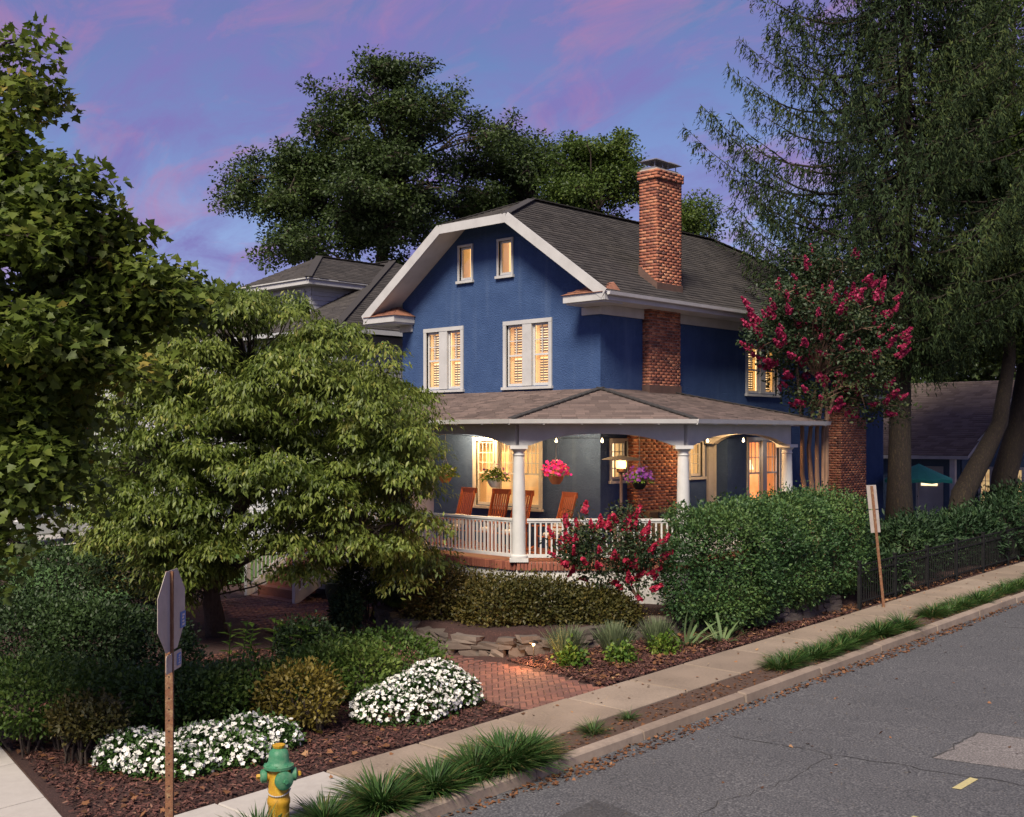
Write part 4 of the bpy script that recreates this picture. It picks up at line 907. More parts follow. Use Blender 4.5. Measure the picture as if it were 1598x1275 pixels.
mb = MB(); side1 = (-rv*.97+fv_*.25).normalized(); side2 = -side1; front = (rv*.55+fv_*.83).normalized()
for d_, s_ in ((side1, 1.), (side2, 1.)):
    b_ = MB(); b_.lathe(hp+Z*.545, [(.055, .07), (.055, .135)], 16, d_); b_.build('outlet', M['yellow'], t_, smooth=True)
    b_ = MB(); b_.lathe(hp+Z*.545, [(.068, .125), (.072, .14), (.070, .18), (.045, .195)], 16, d_); b_.build('hose_cap', M['green'], t_, smooth=True)
    b_ = MB(); b_.lathe(hp+Z*.545, [(.028, .19), (.028, .225), (.018, .235)], 5, d_); b_.build('cap_nut', M['yellow'], t_)
b_ = MB(); b_.lathe(hp+Z*.52, [(.075, .07), (.078, .125)], 20, front); b_.build('outlet', M['yellow'], t_, smooth=True)
b_ = MB(); b_.lathe(hp+Z*.52, [(.095, .115), (.10, .13), (.098, .165), (.07, .18), (.03, .185)], 20, front); b_.build('pumper_cap', M['green'], t_, smooth=True)
b_ = MB(); b_.lathe(hp+Z*.52, [(.028, .18), (.026, .215)], 5, front); b_.build('cap_nut', M['green'], t_)
b_ = MB()
for k in range(22): a = math.pi*(k/21); p_ = hp+Z*(.40-.05*math.sin(a))+(-rv*math.cos(a)+fv_*math.sin(a)*1.0)*.122; b_.lathe(p_-Z*.007, [(.004, 0), (.009, .004), (.009, .010), (.004, .014)], 6)
b_.build('chain', M['trim'], t_, kind='stuff')
# stop sign seen from behind, nearly edge-on
sp = Vector((6.96, -14.86, float(sY(-14.86))))
t_ = thing('stop_sign', 'octagonal road sign seen from behind on a brown steel post', 'road sign', sp)
mb = MB(); mb.obox(sp, rv, fv, Z, -.035, .035, -.018, .018, -.2, 2.96); post = mb.build('post', M['rustpost'], t_); 
mb = MB()
for k in range(28): mb.obox(sp+fv_*.0195+Z*(.2+k*.1), rv, fv, Z, -.006, .006, -.001, .001, -.006, .006)
mb.build('bolt_holes', M['darkmetal'], t_, kind='stuff')
sdir = (rv*.04+fv).normalized(); sn = Vector((sdir.y, -sdir.x, 0)); cz = 2.60; cc = sp+fv*.03+Z*cz+rv*.012
mb = MB(); mb.prism([cc+sdir*(.40*math.cos(rad(22.5+45*k)))+Z*(.40*math.sin(rad(22.5+45*k))) for k in range(8)], sn*-.004); plate = mb.build('octagon_plate', M['signback'], t_)
mb = MB(); pc = cc-Z*.47+rv*.02
def rrect(c, w, h, r=.03): return [c+sdir*(sx*(w/2-r)+r*math.cos(a))+Z*(sz*(h/2-r)+r*math.sin(a)) for sx, sz, a0 in ((1, 1, 0), (-1, 1, 90), (-1, -1, 180), (1, -1, 270)) for a in [rad(a0+i*30) for i in range(4)]]
mb.prism(rrect(pc, .42, .17), sn*-.004); plaque = mb.build('plaque', M['signback'], t_)
tow = sn if sn.dot(fv_) > 0 else -sn; right_s = sdir if sdir.dot(rv) > 0 else -sdir
def sticker(c, w, h, par, name):
    mb = MB(); mb.prism(rrect(c, w, h, .012), tow*.003); s_ = mb.build(name, M['blue'], par); mb = MB()
    for k, (a, b) in enumerate(((-.3, .12), (-.1, .2), (.12, .16), (.3, .1))):
        q = c+tow*.0045+Z*(h*a); mb.obox(q, sdir, Z, tow, -w*.22+.01*(k % 2), w*.26-.012*(k % 3), -h*.06, h*.06, 0, .001)
    mb.build('sticker_print', M['white'], s_)
sticker(cc+right_s*.30-Z*.13+tow*.002, .15, .15, plate, 'sticker'); sticker(pc+right_s*.13+tow*.002, .11, .11, plaque, 'sticker')
# leaning sign by the hedge
q0 = Vector((5.36, 3.05, float(sY(3.05)))); q1 = q0-rv*.26+Z*2.62
t_ = thing('parking_sign', 'pale parking sign seen edge-on on a leaning rusty post beside the clipped hedge', 'road sign', q0)
ax_ = (q1-q0).normalized(); mb = MB(); mb.bar(q0-ax_*.15, q1, .055, .03, up=fv); mb.build('post', M['rustpost'], t_)
sd2 = (rv*.85+fv*.52).normalized()
for a, b in ((1.62, 2.12), (2.13, 2.66)):
    mb = MB(); mb.obox(q0+fv*.03, sd2, ax_.cross(sd2).normalized(), ax_, -.15, .15, -.002, .002, a, b-.01); mb.build('plate', M['signback'], t_)
# iron fence
FX = 5.0; FY = [2.65+1.72*k for k in range(9)]
t_ = thing('iron_fence', 'low black metal picket fence along the sidewalk', 'fence', (FX, 2.65, g(FX, 2.65)))
s_ = lambda y: float(sY(y))
for y in FY:
    mb = MB(); z = s_(y); mb.box(FX-.032, FX+.032, y-.032, y+.032, z-.1, z+.99); mb.box(FX-.042, FX+.042, y-.042, y+.042, z+.99, z+1.02); mb.build('post', M['darkmetal'], t_)
for h_ in (.13, .76, .92):
    mb = MB(); mb.bar((FX, FY[0], s_(FY[0])+h_), (FX, FY[-1], s_(FY[-1])+h_), .03, .034); mb.build('rail', M['darkmetal'], t_)
mb = MB(); mb.box(-.009, .009, -.009, .009, .06, .93); pk_ = mb.mesh('picket', M['darkmetal'])
for i in range(len(FY)-1):
    for k in range(1, 16): y = FY[i]+1.72*k/16; link('picket', pk_, t_, loc=(0, y-FY[0], s_(y)-t_.location.z))
# dry stone wall
t_ = thing('stone_wall', 'low dry-stacked fieldstone retaining wall below the bronze shrubs', 'stone wall', (1.4, -5.9, g(1.4, -6.1)))
stones = []
for k in range(7):
    bm = bmesh.new(); bmesh.ops.create_cube(bm, size=1); bmesh.ops.subdivide_edges(bm, edges=bm.edges, cuts=1, use_grid_fill=True)
    for v in bm.verts:
        v.co += Vector([random.gauss(0, .055) for _ in range(3)]); v.co *= 1-.13*max(0, v.co.length-.62)
    me = bpy.data.meshes.new('stone'); bm.to_mesh(me); bm.free(); me.materials.append(M['stone']); stones.append(me)
wp = [Vector((*p, 0)) for p in WALLPTS]; acc = [0]
for a, b in zip(wp[:-1], wp[1:]): acc.append(acc[-1]+(b-a).length)
def along(s):
    for i in range(len(wp)-1):
        if s <= acc[i+1]: return wp[i].lerp(wp[i+1], (s-acc[i])/(acc[i+1]-acc[i])), (wp[i+1]-wp[i]).normalized()
    return wp[-1], (wp[-1]-wp[-2]).normalized()
hz = .0
for c in range(3):
    hh = (.13, .10, .105, .08)[c]; s = random.uniform(0, .2)
    while s < acc[-1]-.1:
        ln = random.uniform(.20, .52); p_, d_ = along(s+ln/2); nrm = Vector((d_.y, -d_.x, 0)); zb = float(sY(p_.y))-.03
        hs = hh*random.uniform(.85, 1.25)
        if not (c == 2 and random.random() < .25):
            o = link('stone', random.choice(stones), t_, loc=(p_+nrm*(.07-.02*c+random.gauss(0, .025))+Z*(zb+hz+hs/2))-t_.location, rot=(random.gauss(0, .05), random.gauss(0, .05), math.atan2(d_.y, d_.x)+random.gauss(0, .08)))
            o.scale = (ln*1.0, random.uniform(.22, .34), hs*1.08)
        s += ln
    hz += hh
# garden light that warms the brick path
gl = Vector((3.2, -5.78, g(3.2, -5.95)))
t_ = thing('garden_light', 'small bronze garden light at the edge of the brick path', 'garden light', gl)
mb = MB(); mb.tube([gl-Z*.05, gl+Z*.34], .012, 8); mb.build('stake', M['darkmetal'], t_); mb = MB(); mb.lathe(gl+Z*.40, [(.02, .03), (.085, 0), (.088, -.012), (.02, -.01)], 16); mb.build('cap', M['darkmetal'], t_); mb = MB(); mb.lathe(gl+Z*.34, [(.02, 0), (.024, .03), (.018, .05)], 10); mb.build('bulb', M['bulb'], t_)
point('garden_lamp', gl+Vector((.02, -.16, .37)), 30, (1, .50, .22), .06)
# pots by the steps
for (x, y, r, lb) in ((-4.9, -3.75, .26, 'large dark green glazed pot at the foot of the porch steps'),):
    z = float(sY(y)); t_ = thing('plant_pot', lb, 'pot', (x, y, z)); mb = MB(); mb.lathe((x, y, z), [(r*.7, 0), (r*.95, .2), (r, .42), (r*1.08, .46), (r*.95, .47), (r*.9, .40)], 20); mb.build('pot', M['greenpot'], t_, smooth=True)
    n = 160; P = np.array([x, y, z+.42])+RNG.normal(0, .12, (n, 3)); leaf_mesh('foliage', [(P, rdir(n)+np.array([0, 0, .7]), rdir(n), RNG.uniform(.1, .2, n), T_SLIM, RNG.uniform(0, 1, n))], L['azalea'], t_)

# ------------------------------------------------------------------ neighbours
def siding_wall(mb, a, b, z0, z1, n, step=.15):
    a, b = Vector(a), Vector(b); z = z0
    while z < z1-.01:
        zt_ = min(z+step, z1); p = [a+Z*z+n*.022, b+Z*z+n*.022, b+Z*zt_, a+Z*zt_]; mb.quad(*p); mb.quad(a+Z*z, b+Z*z, p[1], p[0]); z += step
W = thing('white_house', 'white sided neighbour house with dark hipped roof and dormer behind the dogwood', 'house', (-17, 5, .5))
wx0, wx1, wy0, wy1, wz = -26., -10.6, .8, 13., 7.2
mb = MB(); siding_wall(mb, (wx0, wy0, 0), (wx1, wy0, 0), .4, wz, Vector((0, -1, 0))); mb.build('front_wall', M['siding'], W)
mb = MB(); siding_wall(mb, (wx1, wy0, 0), (wx1, wy1, 0), .4, wz, Vector((1, 0, 0))); mb.build('side_wall', M['siding'], W)
mb = MB(); mb.box(wx0+.02, wx1-.02, wy0+.02, wy1, .4, wz); mb.build('core_wall', M['siding'], W)
ex0, ex1, ey0, ey1, ez = wx0-.5, wx1+.5, wy0-.5, wy1+.5, wz+.15; rh = 10.5; rxa, rxb, ryy = ex0+6.5, ex1-5.2, (ey0+ey1)/2
hipf = [(ex0, ey0, ez), (ex1, ey0, ez), (rxb, ryy, rh), (rxa, ryy, rh)]; hips = [(ex1, ey0, ez), (ex1, ey1, ez), (rxb, ryy, rh)]; hipl = [(ex0, ey1, ez), (ex0, ey0, ez), (rxa, ryy, rh)]; hipb = [(ex1, ey1, ez), (ex0, ey1, ez), (rxa, ryy, rh), (rxb, ryy, rh)]
mb = MB()
for P in (hipf, hips, hipl, hipb): mb.prism([Vector(p)-Z*.01 for p in P], (0, 0, -.14))
wr = mb.build('roof', M['siding'], W); o = link('shingles', shingle_mesh('white_house_shingles', (hipf, hips), M['shingle'], .16, .35), wr); o['kind'] = 'stuff'
mb = MB(); ridge_caps(mb, (ex1, ey0, ez), (rxb, ryy, rh)); ridge_caps(mb, (rxa, ryy, rh), (rxb, ryy, rh)); mb.build('ridge_caps', M['shingle'], wr, kind='stuff')
dx0, dx1, dy0, dyb, dz0, dz1 = -16.6, -13.6, 2.0, 6.2, 7.5, 9.0      # dormer
mb = MB(); siding_wall(mb, (dx0, dy0, 0), (dx1, dy0, 0), dz0, dz1, Vector((0, -1, 0))); siding_wall(mb, (dx1, dy0, 0), (dx1, dyb, 0), dz0, dz1, Vector((1, 0, 0))); mb.box(dx0, dx1-.01, dy0+.01, dyb, dz0, dz1); dm = mb.build('dormer', M['siding'], W)
mb = MB(); mb.box(dx0-.4, dx1+.4, dy0-.4, dyb+.8, dz1, dz1+.2); mb.build('dormer_eave', M['trim'], dm)
e0, e1, f0, f1, q_ = dx0-.45, dx1+.45, dy0-.45, dyb+1.2, dz1+.2; xm = (dx0+dx1)/2; ap = (xm, f0+1.9, q_+1.05); bp = (xm, f1, q_+1.05)
dp = [[(e0, f0, q_), (e1, f0, q_), ap], [(e1, f0, q_), (e1, f1, q_), bp, ap], [(e0, f1, q_), (e0, f0, q_), ap, bp]]; mb = MB()
for P in dp: mb.prism([Vector(p)-Z*.006 for p in P], (0, 0, -.04))
dr_ = mb.build('dormer_roof', M['trim'], W); o = link('shingles', shingle_mesh('dormer_shingles', dp, M['shingle'], .16, .35), dr_); o['kind'] = 'stuff'
mb = MB(); ridge_caps(mb, (e1, f0, q_), ap); ridge_caps(mb, ap, bp); mb.build('ridge_caps', M['shingle'], dr_, kind='stuff')
def plain_window(par, o, u, n, w, h, m='darkglass', cols_=2):
    o, u, n = Vector(o), Vector(u), Vector(n); mb = MB()
    for a0, a1, z0, z1 in ((-.1, 0, -.1, h+.1), (w, w+.1, -.1, h+.1), (0, w, h, h+.1), (0, w, -.1, 0), (w/2-.05, w/2+.05, 0, h)): mb.obox(o, u, n, Z, a0, a1, .0, .06, z0, z1)
    f = mb.build('window', M['trim'], par)
    for k in range(2): mb = MB(); a = k*(w/2+.05); mb.obox(o, u, n, Z, a, a+w/2-.05, .0, .025, 0, h); mb.build('pane', M[m], f)
    mb = MB()
    for k in range(2):
        a = k*(w/2+.05)+w/4-.025; mb.obox(o, u, n, Z, a-.012, a+.012, .026, .036, 0, h)
        for z in (h*.33, h*.66): mb.obox(o, u, n, Z, k*(w/2+.05), k*(w/2+.05)+w/2-.05, .0265, .035, z-.012, z+.012)
    mb.build('muntin', M['trim'], f, kind='stuff'); return f
plain_window(W, (-16.1, dy0-.024, 7.8), (1, 0, 0), (0, -1, 0), 2.1, 1.0)
for x in (-24, -20.5, -17, -13.5):
    plain_window(W, (x, wy0-.024, 4.4), (1, 0, 0), (0, -1, 0), 1.6, 1.5); plain_window(W, (x, wy0-.024, 1.5), (1, 0, 0), (0, -1, 0), 1.6, 1.6)
# blue cottage on the right
K_ = thing('blue_cottage', 'slate blue cottage with tan shingled roof beyond the spruce', 'house', (-1, 24, 1.))
kz = 1.0
mb = MB(); siding_wall(mb, (-9, 20, 0), (.2, 20, 0), kz, 3.5, Vector((0, -1, 0))); mb.box(-9, .18, 20.02, 33, kz-.3, 3.5); mb.build('porch_wall', M['bluesiding'], K_)
mb = MB(); siding_wall(mb, (.22, 20.05, 0), (.22, 33, 0), kz, 3.5, Vector((1, 0, 0))); mb.build('street_wall', M['bluesiding'], K_)
kp = [(-9.5, 19.4, 3.45), (.7, 19.4, 3.45), (.7, 25, 6.3), (-9.5, 25, 6.3)]; mb = MB(); mb.prism([Vector(p)-Z*.01 for p in kp], (0, 0, -.12)); kr = mb.build('roof', M['trim'], K_)
o = link('shingles', shingle_mesh('cottage_shingles', [kp], M['cottageshingle'], .17, .35), kr); o['kind'] = 'stuff'
# gabled wing facing us
gx0, gx1, gy, gzp = .3, 3.3, 20.8, 5.1; xm = (gx0+gx1)/2
mb = MB(); z = kz; step = .15
while z < gzp-.1:
    f_ = 1 if z < 3.3 else max(.03, (gzp-z)/(gzp-3.3)); a, b = xm-(xm-gx0)*f_, xm+(gx1-xm)*f_; mb.quad((a, gy-.022, z), (b, gy-.022, z), (b, gy, z+step), (a, gy, z+step)); mb.quad((a, gy, z), (b, gy, z), (b, gy-.022, z), (a, gy-.022, z)); z += step
mb.box(gx0, gx1, gy+.01, gy+6, kz-.3, 3.3); mb.build('gable_wall', M['bluesiding'], K_)
ge = [[(gx1+.4, gy-.4, 3.15), (gx1+.4, gy+8, 3.15), (xm, gy+8, gzp+.2), (xm, gy-.4, gzp+.2)], [(gx0-.4, gy+8, 3.15), (gx0-.4, gy-.4, 3.15), (xm, gy-.4, gzp+.2), (xm, gy+8, gzp+.2)]]; mb = MB()
for P in ge: mb.prism([Vector(p)-Z*.01 for p in P], (0, 0, -.16))
gr_ = mb.build('gable_roof', M['trim'], K_); o = link('shingles', shingle_mesh('gable_shingles', ge, M['cottageshingle'], .17, .35), gr_); o['kind'] = 'stuff'
for x in (.65, 1.75):
    f = plain_window(K_, (x, gy-.026, 1.75), (1, 0, 0), (0, -1, 0), .7, 1.2, 'litdim')
mb = MB(); mb.box(-1.4, -.4, 19.94, 19.975, kz, 3.05); kd = mb.build('door', M['trim'], K_)
mb = MB(); mb.box(-1.2, -.6, 19.925, 19.938, 2.35, 2.75); mb.build('door_light', M['lit'], kd)
mb = MB(); mb.lathe((-1.3, 19.93, 1.95), [(.03, 0), (.03, .05)], 8, (0, -1, 0)); mb.build('door_knob', M['darkmetal'], kd)
mb = MB(); mb.box(.02, .2, 19.5, 19.68, kz, 3.32); mb.build('porch_post', M['white'], K_)
# teal parasol
up_ = Vector((1.05, 14.6, g(1.05, 14.6)))
t_ = thing('parasol', 'teal patio umbrella beyond the spruce trunk', 'parasol', up_); mb = MB(); mb.tube([up_, up_+Z*2.45], .022, 8); mb.build('pole', M['white'], t_)
mb = MB(); ctr = up_+Z*2.5
for k in range(8):
    a, b = rad(45*k), rad(45*(k+1)); p0, p1 = ctr+Vector((math.cos(a)*1.08, math.sin(a)*1.08, -.5)), ctr+Vector((math.cos(b)*1.08, math.sin(b)*1.08, -.5)); m_ = (p0+p1)/2+Z*.04
    mb.poly([ctr, p0, m_]); mb.poly([ctr, m_, p1]); mb.quad(p0, m_, m_-Z*.1, p0-Z*.1); mb.quad(m_, p1, p1-Z*.1, m_-Z*.1)
mb.build('canopy', M['teal'], t_)
for k in range(8): a = rad(45*k); b_ = MB(); b_.tube([ctr-Z*.05, ctr+Vector((math.cos(a)*1.06, math.sin(a)*1.06, -.51))], .01, 5); b_.build('rib', M['white'], t_)
# cars in the drive
def car(loc, rz, paint, label, van=False):
    t_ = local_thing('parked_car', label, 'car', 'cars in the driveway'); hh = 1.75 if van else 1.45; Lc, Wc = 4.5, 1.78
    lo = [(-2.25, .35), (-2.25, .78), (-2.1, .92), (-1.5, .96), (1.1, .96), (2.0, .86), (2.25, .7), (2.25, .35)]
    mb = MB(); mb.prism([(x, -Wc/2, z) for x, z in lo], (0, Wc, 0)); lpart(mb, 'body', paint, t_, bevel=.06)
    up = [(-2.0, .95), (-1.55, hh-.05), (-1.2, hh), (.1, hh), (.45, hh-.08), (1.2, .95)]; mb = MB(); n = len(up)
    A = [(x, -Wc/2+.05+(.16 if z > 1 else 0), z) for x, z in up]; B = [(x, -y, z) for x, y, z in A]
    mb.add(A+B, [tuple(range(n))[::-1], tuple(range(n, 2*n))]+[(i, (i+1) % n, n+(i+1) % n, n+i) for i in range(n)]); cab = lpart(mb, 'cabin', paint, t_, bevel=.04)
    for s in (-1, 1):
        mb = MB(); y0, y1 = s*(Wc/2-.035), s*(Wc/2-.185)
        for xa, xb in ((-1.75, -.85), (-.78, .0), (.06, .85)):
            zz1 = hh-.12; k1 = .22 if xa < -1 else 0; k2 = .42 if xb > .5 else 0; mb.quad((xa, y0*1.002, 1.0), (xb, y0*1.002, 1.0), (xb-k2, y1*1.01, zz1), (xa+k1, y1*1.01, zz1))
        link('side_window', mb.mesh('side_window', M['darkglass']), cab, loc=(0, s*.012, 0))
        for x in (-1.4, 1.4):
            mb = MB(); mb.lathe((x, s*.78, .32), [(.2, -.1), (.32, -.1), (.33, 0), (.32, .09), (.2, .1)], 20, (0, 1, 0)); wh = lpart(mb, 'wheel', M['tyre'], t_, True); mb = MB(); mb.lathe((x, s*.86, .32), [(.2, -.02), (.19, .03), (.05, .045)], 14, (0, s, 0)); link('rim', mb.mesh('rim', M['steel']), wh, loc=(0, 0, 0))
        mb = MB(); mb.box(-2.262, -2.2, s*.8-.12, s*.8+.08*1, .68, .88); lpart(mb, 'tail_light', M['tail'], t_); mb = MB(); mb.box(2.2, 2.26, s*.65-.15, s*.65+.15, .6, .75); lpart(mb, 'headlight', M['white'], t_)
    mb = MB(); mb.quad((-2.035, -.72, .98), (-2.035, .72, .98), (-1.6, .62, hh-.1), (-1.6, -.62, hh-.1)); link('rear_window', mb.mesh('rear_window', M['darkglass']), cab, loc=(0, 0, 0))
    mb = MB(); mb.box(-2.29, -2.2, -.85, .85, .36, .56); lpart(mb, 'bumper', M['tyre'], t_)
    t_.location = loc; t_.rotation_euler = (0, 0, rz); return t_
car((-23.4, -2.2, .36), rad(100), M['carwhite'], 'white car parked nearer in the driveway, rear end showing')
car((-26.6, 2.6, .48), rad(95), M['cargrey'], 'grey van parked farther up the driveway', True)

# ------------------------------------------------------------------ vegetation
def lob(px, py, d, rl, rv_, rd=None):
    """crown lobe: centre at photo position and distance, half sizes in metres (sideways, up, deep)"""
    return (np.array(at(px, py, d)), rl, rv_, rd or rl)
RV = np.array([_r[0], _r[1], 0]); FV = np.array([_f[0], _f[1], 0]); UP = np.array([0, 0, 1.])
def in_lobes(lobes, n, shell=.45):
    wts = np.array([l[1]*l[2]*l[3] for l in lobes])**.75; wts /= wts.sum(); pick = RNG.choice(len(lobes), n, p=wts)
    d = rdir(n); r = RNG.uniform(shell, 1, n)**.6
    c = np.array([l[0] for l in lobes])[pick]; R_ = np.array([[l[1], l[3], l[2]] for l in lobes])[pick]
    q = d*r[:, None]*R_
    return c+q[:, :1]*RV+q[:, 1:2]*FV+q[:, 2:3]*UP, pick, d[:, :1]*RV+d[:, 1:2]*FV+d[:, 2:3]*UP
def sublobes(lobes, n, r0, r1, flat_=.75, shell=.55):
    """break a crown into many branch-sized masses"""
    P, pick, d = in_lobes(lobes, n, shell); out_ = []
    for p in P: r = random.uniform(r0, r1); out_.append((p, r*random.uniform(.8, 1.3), r*flat_*random.uniform(.75, 1.2), r*random.uniform(.8, 1.3)))
    return out_
def curve(p, q, sag=0., n=6, wob=.0):
    p, q = Vector(p), Vector(q); out_ = []
    for i in range(n+1):
        t_ = i/n; v = p.lerp(q, t_); v.z += sag*4*t_*(1-t_)
        if 0 < i < n: v += Vector([random.gauss(0, wob) for _ in range(3)])
        out_.append(v)
    return out_
def broadleaf(name, label, cat, base, trunk, r0, lobes, nclump, cr, per, size, lm, bm_, T, group=None, shell=.4, upb=.8, flat_=.75, twig=.012, sink=.3, axis_b=(0, 0, -.15), limb_r=.45, sub=None):
    t_ = thing(name, label, cat, base, group); wood = MB(); base = Vector(base)
    tp = [base-Z*sink]+[Vector(p) for p in trunk]; K = len(tp); wood.tube(tp, [r0*(1.25 if i == 0 else 1-.55*i/(K-1)) for i in range(K)], 12)
    limbs = []
    if sub: lobes = sublobes(lobes, *sub)
    for l in lobes:
        c = Vector(l[0]); j = min(range(1, K), key=lambda i: (tp[i]-c).length+max(0, tp[i].z-c.z)*2); s = tp[j]
        L_ = curve(s, c, .12*(c-s).length, 7, .015*(c-s).length); rr_ = r0*limb_r*(1-.1*j/K); wood.tube(L_, [max(.015, rr_*(1-.8*i/7)) for i in range(8)], 7); limbs.append(L_)
    Pc, pick, dc = in_lobes(lobes, nclump, shell)
    for i in range(nclump):
        L_ = limbs[pick[i]]; p = Vector(Pc[i]); s = min(L_[2:], key=lambda v: (v-p).length+(.4 if v.z > p.z else 0)); wood.tube(curve(s, p, .06*(p-s).length, 3, .02*(p-s).length), [twig*2.2, twig*1.6, twig, twig*.5], 4, cap=False)
    tr_ = wood.build('trunk', bm_, t_, smooth=True)
    n = nclump*per; cc_ = np.repeat(Pc, per, 0); q = RNG.normal(0, 1, (n, 3)); q *= np.minimum(1, 2.0/np.linalg.norm(q, axis=1))[:, None]
    sc = np.repeat(RNG.uniform(.7, 1.25, nclump), per)[:, None]*cr; P = cc_+q*sc*np.array([1, 1, flat_])
    A = rdir(n)+.7*q*np.array([1, 1, .4])+np.array(axis_b); Nn = rdir(n)*.7+UP*upb+np.repeat(dc, per, 0)*.3
    rn = np.clip(variation(P, 1.1/cr*.3)+np.repeat(RNG.normal(0, .12, nclump), per), 0, 1)
    leaf_mesh('crown', [(P, A, Nn, size*RNG.uniform(.65, 1.25, n), T, rn)], lm, t_); return t_

# background trees
def G(px, py, d): p = at(px, py, d); p.z = g(p.x, p.y); return p
b = G(592, 700, 48)
broadleaf('background_tree', 'large spreading shade tree rising behind the white dormer', 'tree', b, [at(592, 600, 48), at(590, 480, 48), at(598, 380, 48), at(610, 300, 48)], .42,
 [lob(600, 190, 48, 2.9, 2.3), lob(690, 210, 48.5, 2.4, 2.2), lob(500, 225, 47.5, 2.4, 2.0), lob(425, 290, 47, 1.9, 1.4), lob(500, 330, 46.5, 2.4, 2.0), lob(600, 300, 47, 3.0, 2.0), lob(710, 300, 49, 1.7, 2.3), lob(745, 185, 49, 1.3, 1.0), lob(640, 130, 48, 1.5, .9), lob(475, 395, 46, 1.5, 1.3), lob(560, 390, 46.5, 1.8, 1.5), lob(400, 300, 47, 1.1, .8), lob(640, 390, 47, 1.4, 1.4)],
 1050, .28, 80, .165, L['bigtree'], M['bark'], T_OVAL, 'trees behind the houses', twig=.02, limb_r=.2, sub=(125, .55, 1.1))
b = G(830, 700, 52)
broadleaf('background_tree', 'rounded dark tree behind the gable peak and ridge', 'tree', b, [at(830, 560, 52), at(835, 440, 52), at(830, 330, 52)], .35,
 [lob(800, 250, 52, 1.9, 1.5), lob(860, 290, 52, 2.2, 1.6), lob(760, 280, 51, 1.6, 2.0), lob(830, 220, 53, 1.0, .6), lob(775, 350, 51, 2.0, 1.5), lob(735, 370, 51, 1.2, 1.2)], 480, .28, 82, .165, L['bigtree'], M['bark'], T_OVAL, 'trees behind the houses', twig=.018, limb_r=.2, sub=(56, .5, 1.0))
b = G(930, 700, 47)
broadleaf('background_tree', 'leafy green tree behind the ridge left of the tall chimney', 'tree', b, [at(930, 560, 47), at(935, 440, 47), at(930, 330, 47)], .3,
 [lob(910, 260, 47, 1.5, 1.3), lob(950, 290, 47, 1.4, 1.4), lob(890, 320, 46, 1.4, 1.1), lob(985, 320, 47, 1.1, .9), lob(935, 235, 47.5, .8, .6)], 330, .26, 90, .15, L['rightleaf'], M['bark'], T_OVAL, 'trees behind the houses', twig=.016, limb_r=.2, sub=(36, .45, .85))
b = G(1075, 700, 50)
broadleaf('background_tree', 'small leafy treetop showing right of the tall chimney', 'tree', b, [at(1075, 560, 50), at(1075, 440, 50)], .25,
 [lob(1082, 345, 50, .95, .95), lob(1060, 350, 50, .9, .8)], 70, .36, 125, .145, L['rightleaf'], M['bark'], T_OVAL, 'trees behind the houses', twig=.02)
for px, py, d, rl, rv_, lb in ((230, 700, 62, 5., 6., 'dark tree mass far behind the white house at left'), (40, 640, 66, 5., 7., 'far tree behind the driveway at the left edge'), (1430, 560, 62, 5.5, 7, 'far tree between the spruce and the cottage roof'), (1560, 560, 60, 6, 7, 'far tree rising behind the blue cottage at the right edge')):
    b = G(px, 720, d); broadleaf('background_tree', lb, 'tree', b, [at(px, 640, d), at(px, 560, d)], .3, [lob(px, py, d, rl, rv_*.7, 3), lob(px+40, py-60, d, rl*.6, rv_*.5, 3), lob(px-50, py-30, d, rl*.6, rv_*.5, 3)], 150, .9, 90, .34, L['bigtree'], M['bark'], T_OVAL, 'trees behind the houses', twig=.03)

# dogwood with layered drooping foliage
b = Vector((-3.75, -7.7, float(sY(-7.7))))
t_ = thing('dogwood_tree', 'spreading dogwood with layered drooping yellow green leaves in front of the porch', 'tree', b)
OUT = np.array([(125, 800), (135, 690), (160, 590), (205, 510), (270, 450), (350, 428), (430, 445), (480, 492), (550, 515), (630, 540), (660, 585), (672, 645), (675, 695), (660, 750), (665, 810), (685, 860), (630, 890), (560, 872), (500, 868), (450, 885), (390, 850), (340, 895), (250, 915), (200, 862), (150, 850)], float)
q = RNG.uniform((120, 440), (710, 916), (3200, 2)); q = q[inpoly(q[:, 0], q[:, 1], OUT)]
q = q[~((np.abs(q[:, 0]-400) < 62) & (np.abs(q[:, 1]-815) < 62)) | (RNG.uniform(0, 1, len(q)) < .25)][:760]
th = 2.5*np.sqrt(np.clip(1-((q[:, 0]-425)/335)**2-((q[:, 1]-690)/290)**2, .06, 1)); u_ = RNG.uniform(-1, 1, len(q)); dd_ = 22.3+th*np.sign(u_)*np.abs(u_)**.55
Pc = np.array([tuple(at(425+(x-425)*22.3/d_ if False else x, y, d_)) for (x, y), d_ in zip(q, dd_)])
dz_ = np.hypot(Pc[:, 0]+2.4, Pc[:, 1]+7.2)*.16+.45*np.sin(np.arctan2(Pc[:, 1]+7.2, Pc[:, 0]+2.4)*2.5)+.3*np.sin(Pc[:, 0]*1.3+Pc[:, 1]*.9); tier = .66; zz_ = Pc[:, 2]+dz_; Pc[:, 2] = np.round(zz_/tier)*tier*.45+zz_*.55-dz_+RNG.normal(0, .06, len(Pc))
hole = np.sin(Pc[:, 0]*1.9+1.1)*np.sin(Pc[:, 1]*1.7+.4)+.7*np.sin(Pc[:, 2]*2.6+Pc[:, 0]*.8); Pc = Pc[(hole < .80) | (RNG.uniform(0, 1, len(Pc)) < .3)]
